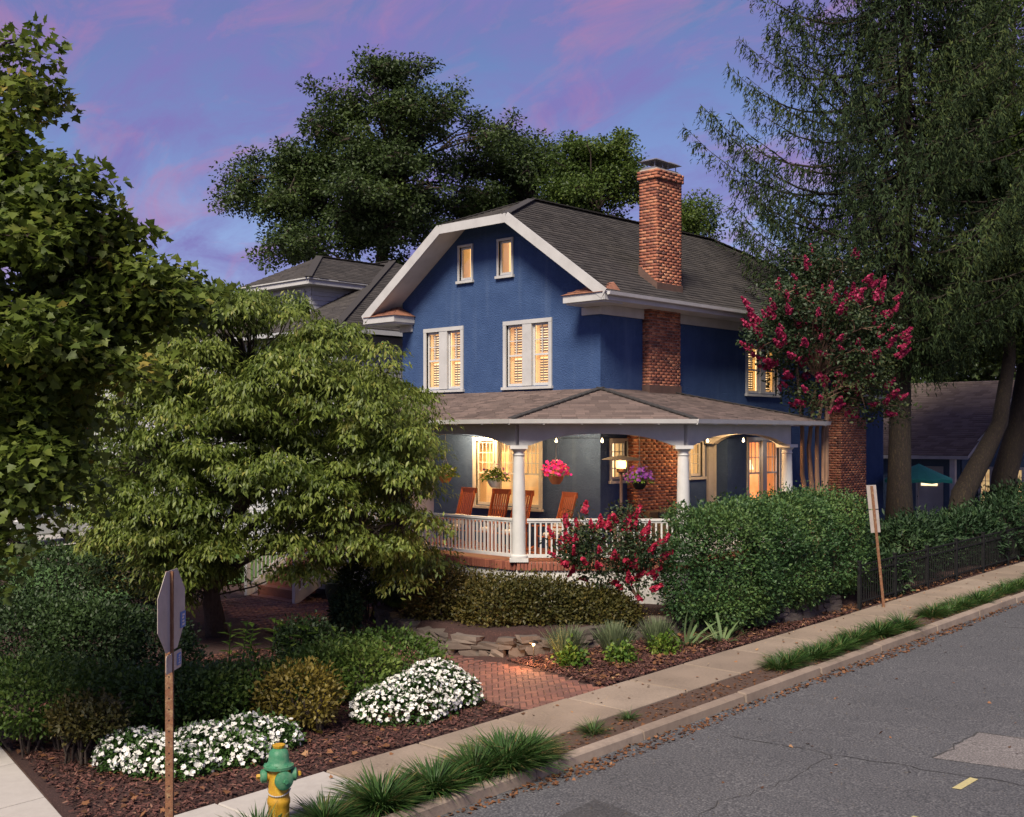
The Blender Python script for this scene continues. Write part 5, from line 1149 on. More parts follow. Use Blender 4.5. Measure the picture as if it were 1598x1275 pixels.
def pads(Pc, rr_, per, droop):
    n = len(Pc); R_ = RNG.uniform(rr_[0], rr_[1], n); N_ = n*per; i = np.repeat(np.arange(n), per)
    a = RNG.uniform(0, 2*math.pi, N_); r = np.sqrt(RNG.uniform(0, 1, N_)); lump = 1+.3*np.sin(3*a+i*1.7)+.18*np.sin(7*a+i*.6)
    rad_ = (R_[i]*r*lump)[:, None]*np.stack([np.cos(a), np.sin(a), 0*a], 1); tilt = RNG.normal(0, .16, (n, 2))[i]
    P = Pc[i]+rad_+UP*((-droop*R_[i]*r**2)+RNG.normal(0, .05, N_)+rad_[:, 0]*tilt[:, 0]+rad_[:, 1]*tilt[:, 1])[:, None]
    rv0 = np.stack([np.cos(a), np.sin(a), 0*a], 1)*(.25+.75*r)[:, None]
    A = rv0*.7+np.array([0, 0, -.62])+RNG.normal(0, .36, (N_, 3)); Nn = rv0*.9+UP*.9+RNG.normal(0, .35, (N_, 3))
    return P, A, Nn, np.clip(variation(P, .9)+np.repeat(RNG.normal(0, .13, n), per), 0, 1)
P, A, Nn, rn = pads(Pc, (.26, .66), 255, .46)
wood = MB(); forks = [at(338, 900, 22.3), at(345, 850, 22.3)]
stems = [[b-Z*.2, at(328, 940, 22.3), at(345, 860, 22.4), at(375, 780, 22.4), at(420, 700, 22.5), at(450, 620, 22.5)], [b-Z*.2+Vector((.12, .1, 0)), at(332, 930, 22.3), at(320, 830, 22.2), at(290, 740, 22.0), at(270, 650, 22.)], [at(345, 860, 22.4), at(420, 800, 22.3), at(510, 740, 22.2), at(590, 690, 22.1)], [at(345, 850, 22.4), at(400, 760, 22.0), at(400, 690, 21.5), at(390, 580, 22.3)], [at(335, 900, 22.3), at(430, 850, 22.), at(560, 830, 21.9), at(620, 815, 21.8)]]
pool = []
for k, s in enumerate(stems):
    n = len(s); wood.tube(s, [(.17 if k < 2 else .085)*(1-.72*i/(n-1)) for i in range(n)], 9); pool += [Vector(v) for v in s[1:]]
for p in Pc:
    p = Vector(p); s = min(pool, key=lambda v: (v-p).length+(1.0 if v.z > p.z+.2 else 0)); wood.tube(curve(s, p-Z*.06, .05, 3, .06), [.02, .016, .011, .006], 5, cap=False)
wood.build('trunk', M['bark'], t_, smooth=True)
leaf_mesh('crown', [(P, A, Nn, .115*RNG.uniform(.65, 1.3, len(P)), T_DROOP, rn)], L['dogwood'], t_)

# maple-like street tree at the left edge, near the camera
b = G(-230, 1150, 13.2)
broadleaf('street_tree', 'near street tree with lobed leaves filling the left edge', 'tree', b, [at(-230, 950, 13.2), at(-200, 750, 13.2), at(-160, 560, 13.3), at(-110, 380, 13.4), at(-80, 180, 13.4)], .16,
 [lob(40, 420, 13.3, 1.15, 1.2, 1.2), lob(150, 420, 13.6, .85, .8, .8), lob(60, 600, 13., 1.15, 1.1, 1.0), lob(150, 560, 13.6, .8, .6, .8), lob(-60, 560, 12.8, 1.3, 1.8, 1.3), lob(20, 770, 12.9, .75, .75, .7), lob(60, 740, 12.7, .6, .5, .5), lob(10, 850, 12.6, .5, .45, .5), lob(70, 690, 12.8, .7, .7, .6), lob(100, 500, 13.2, .9, .9, .8), lob(45, 780, 12.7, .55, .5, .5), lob(270, 445, 13.9, .42, .32, .4), lob(100, 290, 13.4, .6, .55, .6), lob(-5, 130, 13.2, .42, .55, .4), lob(10, 90, 13.2, .3, .35, .3), lob(30, 250, 13.3, .45, .4, .4), lob(250, 470, 13.8, .45, .35, .4), lob(200, 350, 13.5, .3, .3, .3), lob(-90, 250, 13.2, .6, 1.2, .8), lob(-15, 330, 13.2, .7, .6, .6), lob(250, 380, 13.7, .32, .18, .3)],
 980, .155, 40, .105, L['maple'], M['bark'], T_MAPLE, None, shell=.2, twig=.007, upb=.8, flat_=.7, limb_r=.16, sub=(170, .24, .54, .75, .3))

# spruces with hanging branchlets
def spruce(name, label, base, trunk, r0, z0, z1, rmax, nb, seed, up_tilt=.25, per=1., hang=(.35, .95), bias=None):
    rs = random.Random(seed); t_ = thing(name, label, 'tree', base, 'spruces behind the fence'); wood = MB(); tp = [Vector(base)-Z*.3]+[Vector(p) for p in trunk]; K = len(tp)
    wood.tube(tp, [r0*(1.2 if i == 0 else 1-.8*i/(K-1)) for i in range(K)], 14)
    def tr_at(z):
        for i in range(K-1):
            if tp[i].z <= z <= tp[i+1].z: return tp[i].lerp(tp[i+1], (z-tp[i].z)/(tp[i+1].z-tp[i].z))
        return tp[-1]
    PP = []; AA = []; SS = []
    for k in range(nb):
        f_ = (k+rs.random())/nb; z = z0+(z1-z0)*f_; s = tr_at(z); az = k*2.399+rs.gauss(0, .3)
        L_ = rmax*((1-f_)**.65*.9+.12)*rs.uniform(.75, 1.12)*(min(1, .55+f_*3))
        if bias: L_ *= bias(az, z)
        if L_ < .3: continue
        d = Vector((math.cos(az), math.sin(az), 0)); pts = []; nseg = 9
        for i in range(nseg+1):
            t2 = i/nseg; pts.append(s+d*(L_*t2)+Z*(L_*(-.22*math.sin(t2*math.pi*.8)+up_tilt*t2*t2))+Vector((rs.gauss(0, .03), rs.gauss(0, .03), 0)))
        wood.tube(pts, [max(.006, .045*(1-t2/nseg)*min(1.5, L_/3)) for t2 in range(nseg+1)], 5, cap=False)
        nh = int(L_*12*per)
        m = int(L_*26); tt = np.random.default_rng(k).uniform(.15, 1, m); ii = np.minimum(nseg-1, (tt*nseg).astype(int)); pa = np.array([tuple(v) for v in pts]); fr_ = (tt*nseg-ii)[:, None]; PP.append(pa[ii]*(1-fr_)+pa[ii+1]*fr_); AA.append(np.tile(np.array([d.x*.5, d.y*.5, .1]), (m, 1))+np.random.default_rng(k+5).normal(0, .5, (m, 3))); SS.append(np.full(m, .17)); sd_ = Vector((-d.y, d.x, 0))
        for h in range(nh):
            t2 = .12+.88*(h+rs.random())/nh; i = min(nseg-1, int(t2*nseg)); p = pts[i].lerp(pts[i+1], t2*nseg-i)
            w_ = (1.05-t2)*L_*.30; off_ = rs.uniform(-1, 1); q = p+sd_*(off_*w_)+d*(abs(off_)*.25*w_)-Z*(abs(off_)*w_*.2)
            hl_ = rs.uniform(*hang)*(1-.45*t2); tip = q+Vector((rs.gauss(0, .06), rs.gauss(0, .06), -hl_))+d*.10
            if abs(off_) > .3 and rs.random() < .5: wood.tube([p, q], [.008, .004], 3, cap=False)
            m = max(8, int(hl_*26)); tt = np.linspace(0, 1, m)[:, None]; PP.append(np.array(q)*(1-tt)+np.array(tip)*tt+np.random.default_rng(k*977+h).normal(0, .018, (m, 3))); AA.append(np.tile(np.array(tip-q)/hl_, (m, 1))); SS.append(.20*(1-.45*tt[:, 0]))
    wood.build('trunk', M['barkmoss'], t_, smooth=True); P = np.concatenate(PP); A = np.concatenate(AA); S = np.concatenate(SS); n = len(P)
    leaf_mesh('crown', [(P, A*.85+RNG.normal(0, .45, (n, 3)), rdir(n), S*RNG.uniform(.7, 1.2, n), fold(.12, .4, .02, -.02), variation(P, .8))], L['spruce'], t_); return t_
b = Vector((2.3, 10.5, g(2.3, 10.5)))
left_az = math.atan2(-_r[1], -_r[0])
spruce('spruce_tree', 'tall Norway spruce with drooping branchlets right of the blue house', b, [(2.3, 10.5, 3), (2.35, 10.55, 8), (2.45, 10.6, 14), (2.5, 10.6, 24.5)], .40, 6.4, 24, 6.7, 230, 3, .34, 1.4, bias=lambda az, z: (1.0 if math.cos(az-left_az) > .3 else .8)*(1 if z > 8.3 else (.55 if math.cos(az-left_az) > -.1 else .9)))
b = at(1490, 800, 33); b.z = g(b.x, b.y)
spruce('spruce_tree', 'leaning spruce with bare reddish lower trunk behind the iron fence', b, [at(1503, 770, 33), at(1535, 710, 33), at(1560, 660, 33.2), at(1575, 560, 33.5), at(1580, 300, 34), at(1580, 60, 34)], .38, 7.4, 15., 4.2, 78, 5, .1, .9, (.5, 1.2))
b = at(1560, 800, 35); b.z = g(b.x, b.y)
broadleaf('shade_tree', 'tall broadleaf tree with mossy trunk at the right edge', 'tree', b, [at(1568, 740, 35), at(1590, 660, 35), at(1605, 560, 35), at(1590, 400, 35.5), at(1570, 220, 36)], .42,
 [lob(1540, 120, 35, 1.9, 2.4), lob(1580, 240, 34, 2.2, 2.6), lob(1510, 230, 35, 1.6, 1.6), lob(1600, 420, 34, 2.0, 2.2), lob(1530, 350, 34.5, 1.7, 1.6), lob(1590, 40, 35, 2., 1.8), lob(1570, 540, 34.5, 1.4, 1.2), lob(1500, 60, 35.5, 1.1, 1.2)], 520, .28, 85, .17, L['rightleaf'], M['barkmoss'], T_OVAL, None, twig=.014, limb_r=.25, sub=(60, .5, 1.0))

# crape myrtles
fl_meshes = {}
def cluster_mesh(key, m):
    if key in fl_meshes: return fl_meshes[key]
    out_ = []
    for k in range(3):
        n = 130; z = RNG.uniform(-.5, .5, n); r = (.55-z)*.32; a = RNG.uniform(0, 6.3, n); P = np.stack([np.cos(a)*r, np.sin(a)*r, z], 1)+RNG.normal(0, .05, (n, 3)); V, Tt, kk = leaf_arrays(P, rdir(n), unit(P+1e-3)+RNG.normal(0, .5, (n, 3)), RNG.uniform(.22, .36, n), T_FLOWER)
        out_.append(np_mesh('flower_cluster', V, Tt, m, np.repeat(RNG.uniform(0, 1, n), kk)))
    fl_meshes[key] = out_; return out_
def flowers(t_, pts, dirs, key, m, size):
    ms = cluster_mesh(key, m)
    for p, d in zip(pts, dirs):
        o = link('flower_cluster', random.choice(ms), t_, loc=Vector(p)-t_.location); o.rotation_euler = (Vector(d)+Z*.8).normalized().to_track_quat('Z', 'Y').to_euler(); s = random.uniform(*size); o.scale = (s, s, s*1.3)
b = Vector((2.4, 5.75, g(2.4, 5.75)))
lobes = [lob(1270, 520, 28., 1.55, 1.0, 1.3), lob(1340, 530, 28.2, 1.0, 1.1, 1.1), lob(1290, 440, 28.2, 1.0, .7, 1.), lob(1210, 480, 27.8, .8, .45, .8), lob(1300, 600, 28.2, 1.2, .65, 1.), lob(1370, 600, 28.4, .5, .7, .7), lob(1215, 565, 27.9, .55, .5, .6), lob(1360, 470, 28.3, .5, .4, .5)]
t_ = broadleaf('crape_myrtle', 'tall crape myrtle with pink flower clusters at the end of the porch', 'tree', b, [at(1262, 700, 28.3), at(1268, 640, 28.3), at(1275, 590, 28.3)], .07, lobes, 230, .24, 85, .10, L['myrtle'], M['barkmyrtle'], T_OVAL, 'crape myrtles', twig=.008, limb_r=.45, sub=(52, .3, .62))
for px0, px1 in ((1252, 1240), (1275, 1300), (1285, 1330), (1290, 1290)):
    wood = MB(); wood.tube([b+Vector((random.gauss(0, .1), random.gauss(0, .1), -.1)), at(px0, 740, 28.3), at(px0, 670, 28.2), at((px0+px1)/2, 600, 28.2), at(px1, 530, 28.2)], [.065, .058, .05, .04, .025], 8); wood.build('stem', M['barkmyrtle'], t_, smooth=True)
Pf, pk_, dd = in_lobes(lobes, 380, .96); front = (dd@FV < .35) & (RNG.uniform(0, 1, 380) < .8); Pf = Pf[front][:150]; dd = dd[front][:150]
flowers(t_, Pf+dd*.16, dd, 'pink', L['pink'], (.11, .25))
# shrub crape myrtle in front of the porch rail
b = Vector((3.0, -2.55, g(3.0, -2.55)))
lobes = [lob(950, 860, 22.1, .85, .55, .5), lob(900, 850, 22.1, .45, .4, .4), lob(1000, 855, 22., .4, .4, .4), lob(972, 815, 22.1, .22, .3, .2), lob(905, 815, 22.1, .12, .22, .2), lob(990, 905, 21.9, .35, .25, .3)]
t_ = broadleaf('crape_myrtle', 'low crape myrtle bush with red flowers in front of the porch rail', 'bush', b, [b+Z*.4], .04, lobes, 130, .14, 46, .08, L['myrtle'], M['barkmyrtle'], T_OVAL, 'crape myrtles', twig=.005)
Pf, pk_, dd = in_lobes(lobes, 120, .95); front = dd@FV < .3; Pf = Pf[front][:62]; dd = dd[front][:62]; flowers(t_, Pf+dd*.12, dd, 'red', L['red'], (.10, .20))

# clipped and loose shrubs
def shrub(name, label, cat, lobes, n, size, lm, T, group=None, depth=.3, upb=.5, out_=.8, stems=5, cut=.9, rough=.07, kind_thing=None, fl=None):
    c0 = np.mean([l[0] for l in lobes], 0); base = Vector((c0[0], c0[1], g(c0[0], c0[1]))); t_ = thing(name, label, cat, base, group)
    P, pick, d = in_lobes(lobes, int(n*1.7), 1-depth)
    inside = np.zeros(len(P), bool)
    for k, l in enumerate(lobes):
        q = P-l[0]; e = ((q@RV)/l[1])**2+((q@FV)/l[3])**2+((q@UP)/l[2])**2; inside |= (e < .62) & (pick != k)
    ok = ~inside & (P[:, 2] > gz(P[:, 0], P[:, 1])-.02); P = P[ok][:n]; d = d[ok][:n]; m = len(P)
    P = P+d*RNG.normal(0, rough, (m, 1))+RNG.normal(0, .02, (m, 3))
    A = d*out_+UP*.25+RNG.normal(0, .55, (m, 3)); Nn = d*.7+UP*upb+RNG.normal(0, .35, (m, 3))
    leaf_mesh('foliage', [(P, A, Nn, size*RNG.uniform(.65, 1.3, m), T, variation(P, 2.2, .9))], lm, t_)
    wood = MB()
    for l in lobes[:8]:
        for k in range(stems):
            q = Vector(l[0])+Vector(RV)*random.gauss(0, l[1]*.45)+Vector(FV)*random.gauss(0, l[3]*.4)+Z*random.uniform(-.2, .4)*l[2]; s = Vector((l[0][0]*.7+q.x*.3, l[0][1]*.7+q.y*.3, 0)); s.z = g(s.x, s.y)-.05
            wood.tube(curve(s, q, .05, 4, .03), [.022, .018, .014, .009, .005], 5, cap=False)
    wood.build('stems', M['bark'], t_, kind='stuff'); return t_
def lw(x, y, z, rl, rz_, rd): return (np.array([x, y, z]), rl, rz_, rd)
hl = []
for k in range(8):
    y = -1.15+k*.655; hl.append(lw(3.75+.12*math.sin(k*2), y, 1.62+.05*math.sin(k*1.7)+.02*k, .95, 1.22-.06*(k == 0), 1.08))
for k in range(46):
    a = random.uniform(0, 6.3); y = random.uniform(-1.7, 3.7); zz_ = random.uniform(-.6, 1.0); hl.append(lw(3.75+.95*math.cos(zz_)*random.choice((1, 1, -1)), y, 1.65+1.1*math.sin(zz_), random.uniform(.25, .42), random.uniform(.16, .28), random.uniform(.25, .42)))
for k in range(8): hl.append(lw(4.3+.1*math.sin(k*1.9), -1.4+k*.69, .95+.04*k, .5, .55, .5))
hl += [lw(3.65, -1.7, 1.3, .7, .8, .7), lw(3.65, -1.7, 1.2, .5, .6, .5), lw(3.6, -1.6, 1.3, .6, .7, .6), lw(4.3, -.6, 1.25, .6, .8, .6), lw(4.35, 1.0, 1.35, .6, .85, .6), lw(4.3, 2.4, 1.5, .55, .85, .6)]
shrub('burning_bush_hedge', 'big rounded green hedge between the porch and the sidewalk', 'hedge', hl, 90000, .072, L['burning'], T_OVAL, None, .42, .9, .9, 2, rough=.075)
# bronze shrubs before the porch
for i, (px, py, d, rl, rz_, rd, lb) in enumerate(((700, 935, 22.6, .85, .60, .7, 'bronze green shrub at the left end of the row before the porch'), (770, 948, 21.9, .8, .64, .7, 'bronze green shrub, second from the left in the row below the corner column'), (850, 951, 22., .85, .64, .7, 'bronze green shrub in the middle of the row below the porch rail'), (930, 958, 22.1, .72, .56, .62, 'bronze green shrub at the right end of the row below the red flowers'))):
    c = lob(px, py, d, rl, rz_, rd); l2 = [c]+[lob(px+random.uniform(-50, 50), py+random.uniform(-14, 20), d-random.uniform(-.1, .45), rl*random.uniform(.3, .5), rz_*random.uniform(.45, .8), rd*.6) for _ in range(8)]
    shrub('bronze_shrub', lb, 'shrub', l2, 15000, .070, L['brownbush'], T_OVAL, 'bronze shrubs before the porch', .6, rough=.08)
# azaleas left of the path
AZ = [(600, 1025, 18.6, 1.0, .42, .7, 'azalea', 'low bright green shrub left of the brick path near the stone wall'), (525, 1045, 17.6, .9, .45, .7, 'azalea', 'low green shrub behind the larger white flower mound'), (400, 1075, 16.6, .95, .42, .7, 'azalea', 'low green shrub behind the sign post to its right'), (300, 1085, 16.2, .9, .42, .7, 'azalea', 'low green shrub behind the sign post'), (190, 1090, 15.8, .9, .45, .7, 'azalea', 'low green shrub left of the sign post above the white flowers'), (60, 1085, 15.4, 1.2, .5, .8, 'azalea', 'low green shrub at the left edge beside the corner sidewalk'),
      (470, 1083, 15.9, .55, .42, .5, 'yellowbush', 'golden leaved shrub left of the larger white flower mound'), (135, 1120, 14.6, .42, .22, .4, 'brownbush', 'small bronze shrub at the left end of the white flowers'),
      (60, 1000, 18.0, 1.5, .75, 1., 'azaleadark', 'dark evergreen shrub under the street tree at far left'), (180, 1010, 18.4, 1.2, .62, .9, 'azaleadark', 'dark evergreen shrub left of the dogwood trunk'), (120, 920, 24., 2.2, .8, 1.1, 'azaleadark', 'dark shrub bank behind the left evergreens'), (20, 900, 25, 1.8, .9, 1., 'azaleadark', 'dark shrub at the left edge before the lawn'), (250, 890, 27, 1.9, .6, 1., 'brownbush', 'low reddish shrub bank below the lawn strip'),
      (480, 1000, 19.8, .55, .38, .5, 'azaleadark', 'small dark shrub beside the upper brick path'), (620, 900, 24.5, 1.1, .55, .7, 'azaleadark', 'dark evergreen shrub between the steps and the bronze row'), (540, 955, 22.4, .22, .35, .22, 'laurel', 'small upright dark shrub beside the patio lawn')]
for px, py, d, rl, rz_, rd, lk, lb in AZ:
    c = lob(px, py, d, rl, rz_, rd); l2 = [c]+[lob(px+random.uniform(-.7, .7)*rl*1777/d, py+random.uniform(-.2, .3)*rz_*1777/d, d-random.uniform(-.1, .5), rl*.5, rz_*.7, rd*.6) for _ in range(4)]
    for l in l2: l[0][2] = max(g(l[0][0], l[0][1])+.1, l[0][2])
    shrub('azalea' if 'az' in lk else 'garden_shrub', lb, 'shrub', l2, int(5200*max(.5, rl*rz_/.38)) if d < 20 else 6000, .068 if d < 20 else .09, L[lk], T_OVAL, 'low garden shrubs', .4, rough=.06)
# laurels behind the fence
for px, py, d, rl, rz_, rd, lb in ((1400, 862, 28.5, .95, .85, .9, 'dark laurel behind the parking sign and fence'), (1440, 846, 30, 1.0, .75, .9, 'dark laurel below the spruce trunk'), (1500, 838, 31, 1.2, .75, .9, 'dark laurel under the leaning spruce'), (1560, 822, 32, 1.3, .85, 1., 'tall dark laurel under the right edge trees'), (1600, 806, 34, 1.3, 1.0, 1., 'dark laurel cut off by the right edge'), (1375, 905, 26.5, .45, .5, .45, 'low laurel just behind the first fence panel')):
    c = lob(px, py, d, rl, rz_, rd); l2 = [c]+[lob(px+random.uniform(-40, 40), py+random.uniform(-25, 25), d-random.uniform(-.2, .6), rl*.55, rz_*.6, rd*.6) for _ in range(4)]
    shrub('laurel_shrub', lb, 'shrub', l2, 4200, .15, L['laurel'], T_SLIM, 'laurels behind the fence', .45, rough=.1)

# white bedding flowers
def mound(label, blobs, nl, nf, group='white flower mounds'):
    lobes = [lw(x, y, g(x, y)+h*.25, r, h*.78, r2) for x, y, r, r2, h in blobs]
    t_ = shrub('flower_mound', label, 'flowers', lobes, nl, .06, L['impleaf'], T_OVAL, group, .3, .6, rough=.03, stems=1)
    P, pick, d = in_lobes(lobes, nf*3, .97); ok = (d[:, 2] > -.1) & (P[:, 2] > gz(P[:, 0], P[:, 1])+.06)
    for k, l in enumerate(lobes):
        q = P-l[0]; e = ((q@RV)/l[1])**2+((q@FV)/l[3])**2+((q@UP)/l[2])**2; ok &= ~((e < .85) & (pick != k))
    P = P[ok][:nf]; d = d[ok][:nf]; n = len(P)
    leaf_mesh('blossoms', [(P+d*.045+RNG.normal(0, .012, (n, 3)), rdir(n), d+UP*.35+RNG.normal(0, .25, (n, 3)), RNG.uniform(.052, .075, n), T_FLOWER, RNG.uniform(0, 1, n))], L['whitefl'], t_, 'stuff')
mound('larger mound of white flowers beside the brick path', [(3.9, -9.65, .50, .40, .42), (3.95, -9.15, .6, .45, .52), (3.8, -8.65, .52, .45, .60), (4.05, -8.5, .4, .36, .44), (4.2, -9.4, .42, .32, .32)], 9000, 1500)
mound('white flower mound behind the sign post, left part', [(3.1, -13.1, .48, .38, .40), (3.5, -13.0, .45, .36, .36), (3.85, -12.85, .34, .3, .26)], 5500, 620)
mound('white flower mound between the sign post and the hydrant', [(3.55, -12.4, .46, .36, .40), (3.9, -12.2, .42, .34, .32)], 4500, 520)
mound('small white flower mound behind the hydrant', [(3.6, -11.8, .42, .32, .40), (3.75, -11.5, .34, .28, .32)], 3500, 400)

# tufts of lilyturf on the verge
def tuft(name, label, cat, x, y, r, h, n, lm, group, T=T_BLADE, w=1., splay=.75):
    z = g(x, y) if x < 5 else float(sY(y))-.03; t_ = None; a = RNG.uniform(0, 6.3, n); rr_ = np.sqrt(RNG.uniform(0, 1, n))
    P = np.stack([x+np.cos(a)*rr_*r*.55, y+np.sin(a)*rr_*r*.55, np.full(n, z-.01)], 1); dr = np.stack([np.cos(a), np.sin(a), 0*a], 1)
    A = dr*(rr_*splay)[:, None]+UP+RNG.normal(0, .24, (n, 3)); Nn = -dr*.0+UP*.6-dr*.6+RNG.normal(0, .15, (n, 3))
    o = leaf_mesh(name, [(P, A, -Nn*-1, h*RNG.uniform(.6, 1.25, n), T, np.clip(RNG.normal(.45, .25, n)+(RNG.uniform(0, 1, n) < .07)*.6, 0, 1))], lm)
    return tag(o, label, cat, group)
TF = [(6.55, -12.0, .42, .36, 'grass tuft first right of the hydrant along the kerb'), (6.62, -11.25, .38, .34, 'grass tuft second right of the hydrant along the kerb'), (6.58, -10.55, .36, .34, 'grass tuft left end of the big verge clump'), (6.62, -10.05, .46, .40, 'bushiest grass tuft in the middle of the big verge clump'), (6.60, -9.65, .40, .34, 'grass tuft right end of the big verge clump'), (6.55, -8.25, .17, .20, 'small lone grass tuft on bare verge soil beside the path end'), (6.5, -7.4, .12, .15, 'smallest lone grass tuft on the bare verge'),
      (6.45, -13.55, .34, .30, 'grass tuft around the foot of the hydrant on its left'), (6.5, -12.75, .32, .28, 'grass tuft just right of the hydrant'), (6.75, -13.6, .3, .28, 'grass tuft between hydrant and kerb')]
for y in np.arange(-3.2, 1.4, .42): TF.append((6.55+random.gauss(0, .06), y+random.gauss(0, .08), .32, random.uniform(.22, .32), None))
for y in np.arange(2.6, 12, .45): TF.append((6.55+random.gauss(0, .07), y+random.gauss(0, .08), .33, random.uniform(.18, .26), None))
ORD = ['first', 'second', 'third', 'fourth', 'fifth', 'sixth', 'seventh', 'eighth', 'ninth', 'tenth', 'eleventh', 'twelfth', 'thirteenth', 'fourteenth', 'fifteenth', 'sixteenth', 'seventeenth', 'eighteenth', 'nineteenth', 'twentieth', 'twentyfirst', 'twentysecond']
cnt = {}
def ordl(y):
    k = 'verge row across from the clipped hedge' if y < 2 else 'verge row across from the iron fence'; cnt[k] = cnt.get(k, -1)+1
    return ORD[cnt[k]]+' grass tuft in the '+k
for x, y, r, h, lb in TF:
    tuft('grass_tuft', lb or ordl(y), 'grass tuft', x, y, r, h, int(430*r/.3*(1.6 if y < -9 else 1)), L['grass'], 'grass tufts on the verge' if lb else ('hedge side verge tufts' if y < 2 else 'fence side verge tufts'))
for x, y, h, lb in ((3.35, -5.1, .55, 'leftmost lavender plant below the stone wall'), (3.85, -4.35, .55, 'middle lavender plant below the stone wall'), (4.0, -3.3, .5, 'rightmost lavender plant nearest the clipped hedge')):
    tuft('lavender', lb, 'lavender', x, y, .30, h, 620, L['lavender'], 'lavender plants', T_STIFF, splay=.22)
    shrub('bedding_plant', lb.replace('lavender plant', 'leafy bedding plant before the lavender'), 'plant', [lw(x+.38, y-.30, g(x+.3, y-.3)+.10, .22, .18, .2)], 420, .075, L['fern'], T_ROUND, 'leafy bedding plants', .5, stems=1)
for x, y, lb in ((4.25, -2.75, 'left clump of pale sword leaves at the hedge foot'), (4.6, -2.1, 'right clump of pale sword leaves flopping by the hedge foot')):
    tuft('iris_clump', lb, 'iris', x, y, .42, .55, 26, L['iris'], 'sword leaved clumps', T_IRIS, splay=1.1)
for x, y, h, lb in ((-.3, -9.3, .8, 'tall broad leaved milkweed stalks behind the shrubs, left clump'), (.6, -8.7, .75, 'tall broad leaved milkweed stalks behind the shrubs, right clump')):
    z = g(x, y); t_ = thing('milkweed', lb, 'plant', (x, y, z), 'milkweed clumps'); wood = MB(); PP = []; AA = []
    for k in range(7):
        p0 = Vector((x+random.gauss(0, .25), y+random.gauss(0, .25), z)); p1 = p0+Vector((random.gauss(0, .12), random.gauss(0, .12), h*random.uniform(.8, 1.2))); wood.tube([p0, p1], [.012, .006], 5)
        for j in range(11): q = p0.lerp(p1, .25+.07*j); a = j*2.4; PP.append(tuple(q)); AA.append((math.cos(a), math.sin(a), .35))
    wood.build('stalks', L['fern'], t_); n = len(PP); leaf_mesh('foliage', [(np.array(PP), np.array(AA), np.tile(UP, (n, 1)), RNG.uniform(.18, .28, n), T_SLIM, RNG.uniform(0, 1, n))], L['azalea'], t_)
# patch of grass by the patio and lawn blades
def scatter(name, label, cat, poly, n, size, lm, T, up=1., dz=0., zf=gz, flatn=False, rn=None):
    poly = np.array(poly); lo, hi = poly.min(0), poly.max(0); P = RNG.uniform(lo, hi, (int(n*2.5), 2)); P = P[inpoly(P[:, 0], P[:, 1], poly)][:n]; m = len(P)
    P3 = np.stack([P[:, 0], P[:, 1], zf(P[:, 0], P[:, 1])+dz], 1)
    if flatn: A = rdir(m)*np.array([1, 1, .25]); Nn = UP+RNG.normal(0, .35, (m, 3))
    else: A = RNG.normal(0, .45, (m, 3))+UP*up; Nn = rdir(m)
    o = leaf_mesh(name, [(P3, A, Nn, size*RNG.uniform(.6, 1.3, m), T, RNG.uniform(0, 1, m) if rn is None else np.clip(RNG.normal(rn, .2, m), 0, 1))], lm); return tag(o, label, cat, kind='stuff')
scatter('lawn_grass', 'short green grass patch beside the brick patio', 'grass', [(-3.2, -4.2), (-1.6, -4.9), (-.6, -4.6), (-1.0, -3.0), (-2.8, -3.0)], 9000, .09, L['fern'], T_BLADE, zf=gz)
scatter('lawn_grass', 'mown lawn strip before the white house', 'grass', [(-9.4, -4.1), (-9.4, -1), (-12.0, 2.5), (-21.5, -1), (-21.5, -4.0)], 16000, .10, L['fern'], T_BLADE, zf=lambda x, y: sY(y))
garden = [(5.05, -14.6), (5.05, -8.1), (2.5, -7.9), (.5, -7.6), (-2, -8), (-2, -12), (.9, -13.75)]
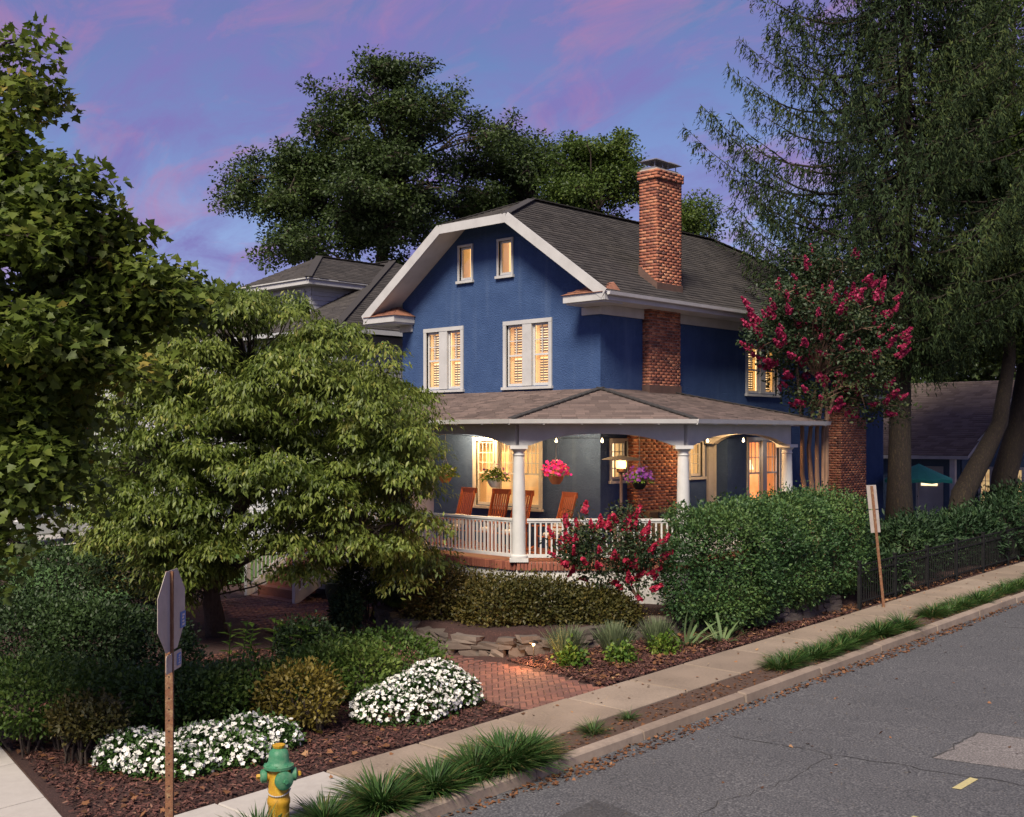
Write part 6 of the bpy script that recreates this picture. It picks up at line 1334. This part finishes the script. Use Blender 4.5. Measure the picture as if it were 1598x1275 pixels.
scatter('mulch', 'reddish brown wood mulch covering the flower beds', 'mulch', garden, 26000, .06, L['chips'], T_CHIP, flatn=True, dz=.012)
scatter('mulch', 'reddish mulch bed between the stone wall and the sidewalk', 'mulch', [(5.08, -6.2), (3.6, -5.95), (2.5, -5.8), (3.0, -4.6), (3.3, -3), (4.0, -1), (4.7, .4), (5.08, 2.4)], 11000, .06, L['chips'], T_CHIP, flatn=True, dz=.012)
scatter('fallen_leaves', 'dry brown leaves scattered over the mulch beds', 'leaves', garden, 650, .075, L['litter'], T_MAPLE, flatn=True, dz=.03)
scatter('fallen_leaves', 'dry leaves on the bed below the stone wall', 'leaves', [(5.08, -6.2), (3.6, -5.95), (2.7, -5.6), (3.3, -3), (4.7, .4), (5.08, 2.4)], 420, .075, L['litter'], T_MAPLE, flatn=True, dz=.03)
sz = lambda x, y: sY(y)
scatter('fallen_leaves', 'line of dry leaves collected in the gutter along the kerb', 'leaves', [(7.08, -12), (7.08, 12), (7.32, 12), (7.25, 5), (7.4, 0), (7.3, -5), (7.45, -9), (7.2, -12)], 1700, .05, L['litter'], T_MAPLE, flatn=True, dz=ROADZ+.012, zf=sz, rn=.4)
scatter('fallen_leaves', 'dry leaves on the soil verge', 'leaves', [(6.3, -13), (6.3, 12), (6.85, 12), (6.85, -13)], 1500, .05, L['litter'], T_MAPLE, flatn=True, dz=-.022, zf=sz, rn=.35)
scatter('fallen_leaves', 'few dry leaves blown onto the sidewalk', 'leaves', [(5.15, -13), (5.15, 12), (6.25, 12), (6.25, -13)], 110, .05, L['litter'], T_MAPLE, flatn=True, dz=.012, zf=sz)
scatter('fallen_leaves', 'dry leaves along the foot of the iron fence', 'leaves', [(4.6, 1.5), (4.6, 14), (5.1, 14), (5.1, 1.5)], 900, .06, L['litter'], T_MAPLE, flatn=True, dz=.02, zf=gz)
scatter('road_grit', 'stray leaves and twigs on the asphalt', 'litter', [(7.5, -13), (14, -13), (14, 10), (7.5, 10)], 160, .05, L['litter'], T_MAPLE, flatn=True, dz=ROADZ+.012, zf=sz)
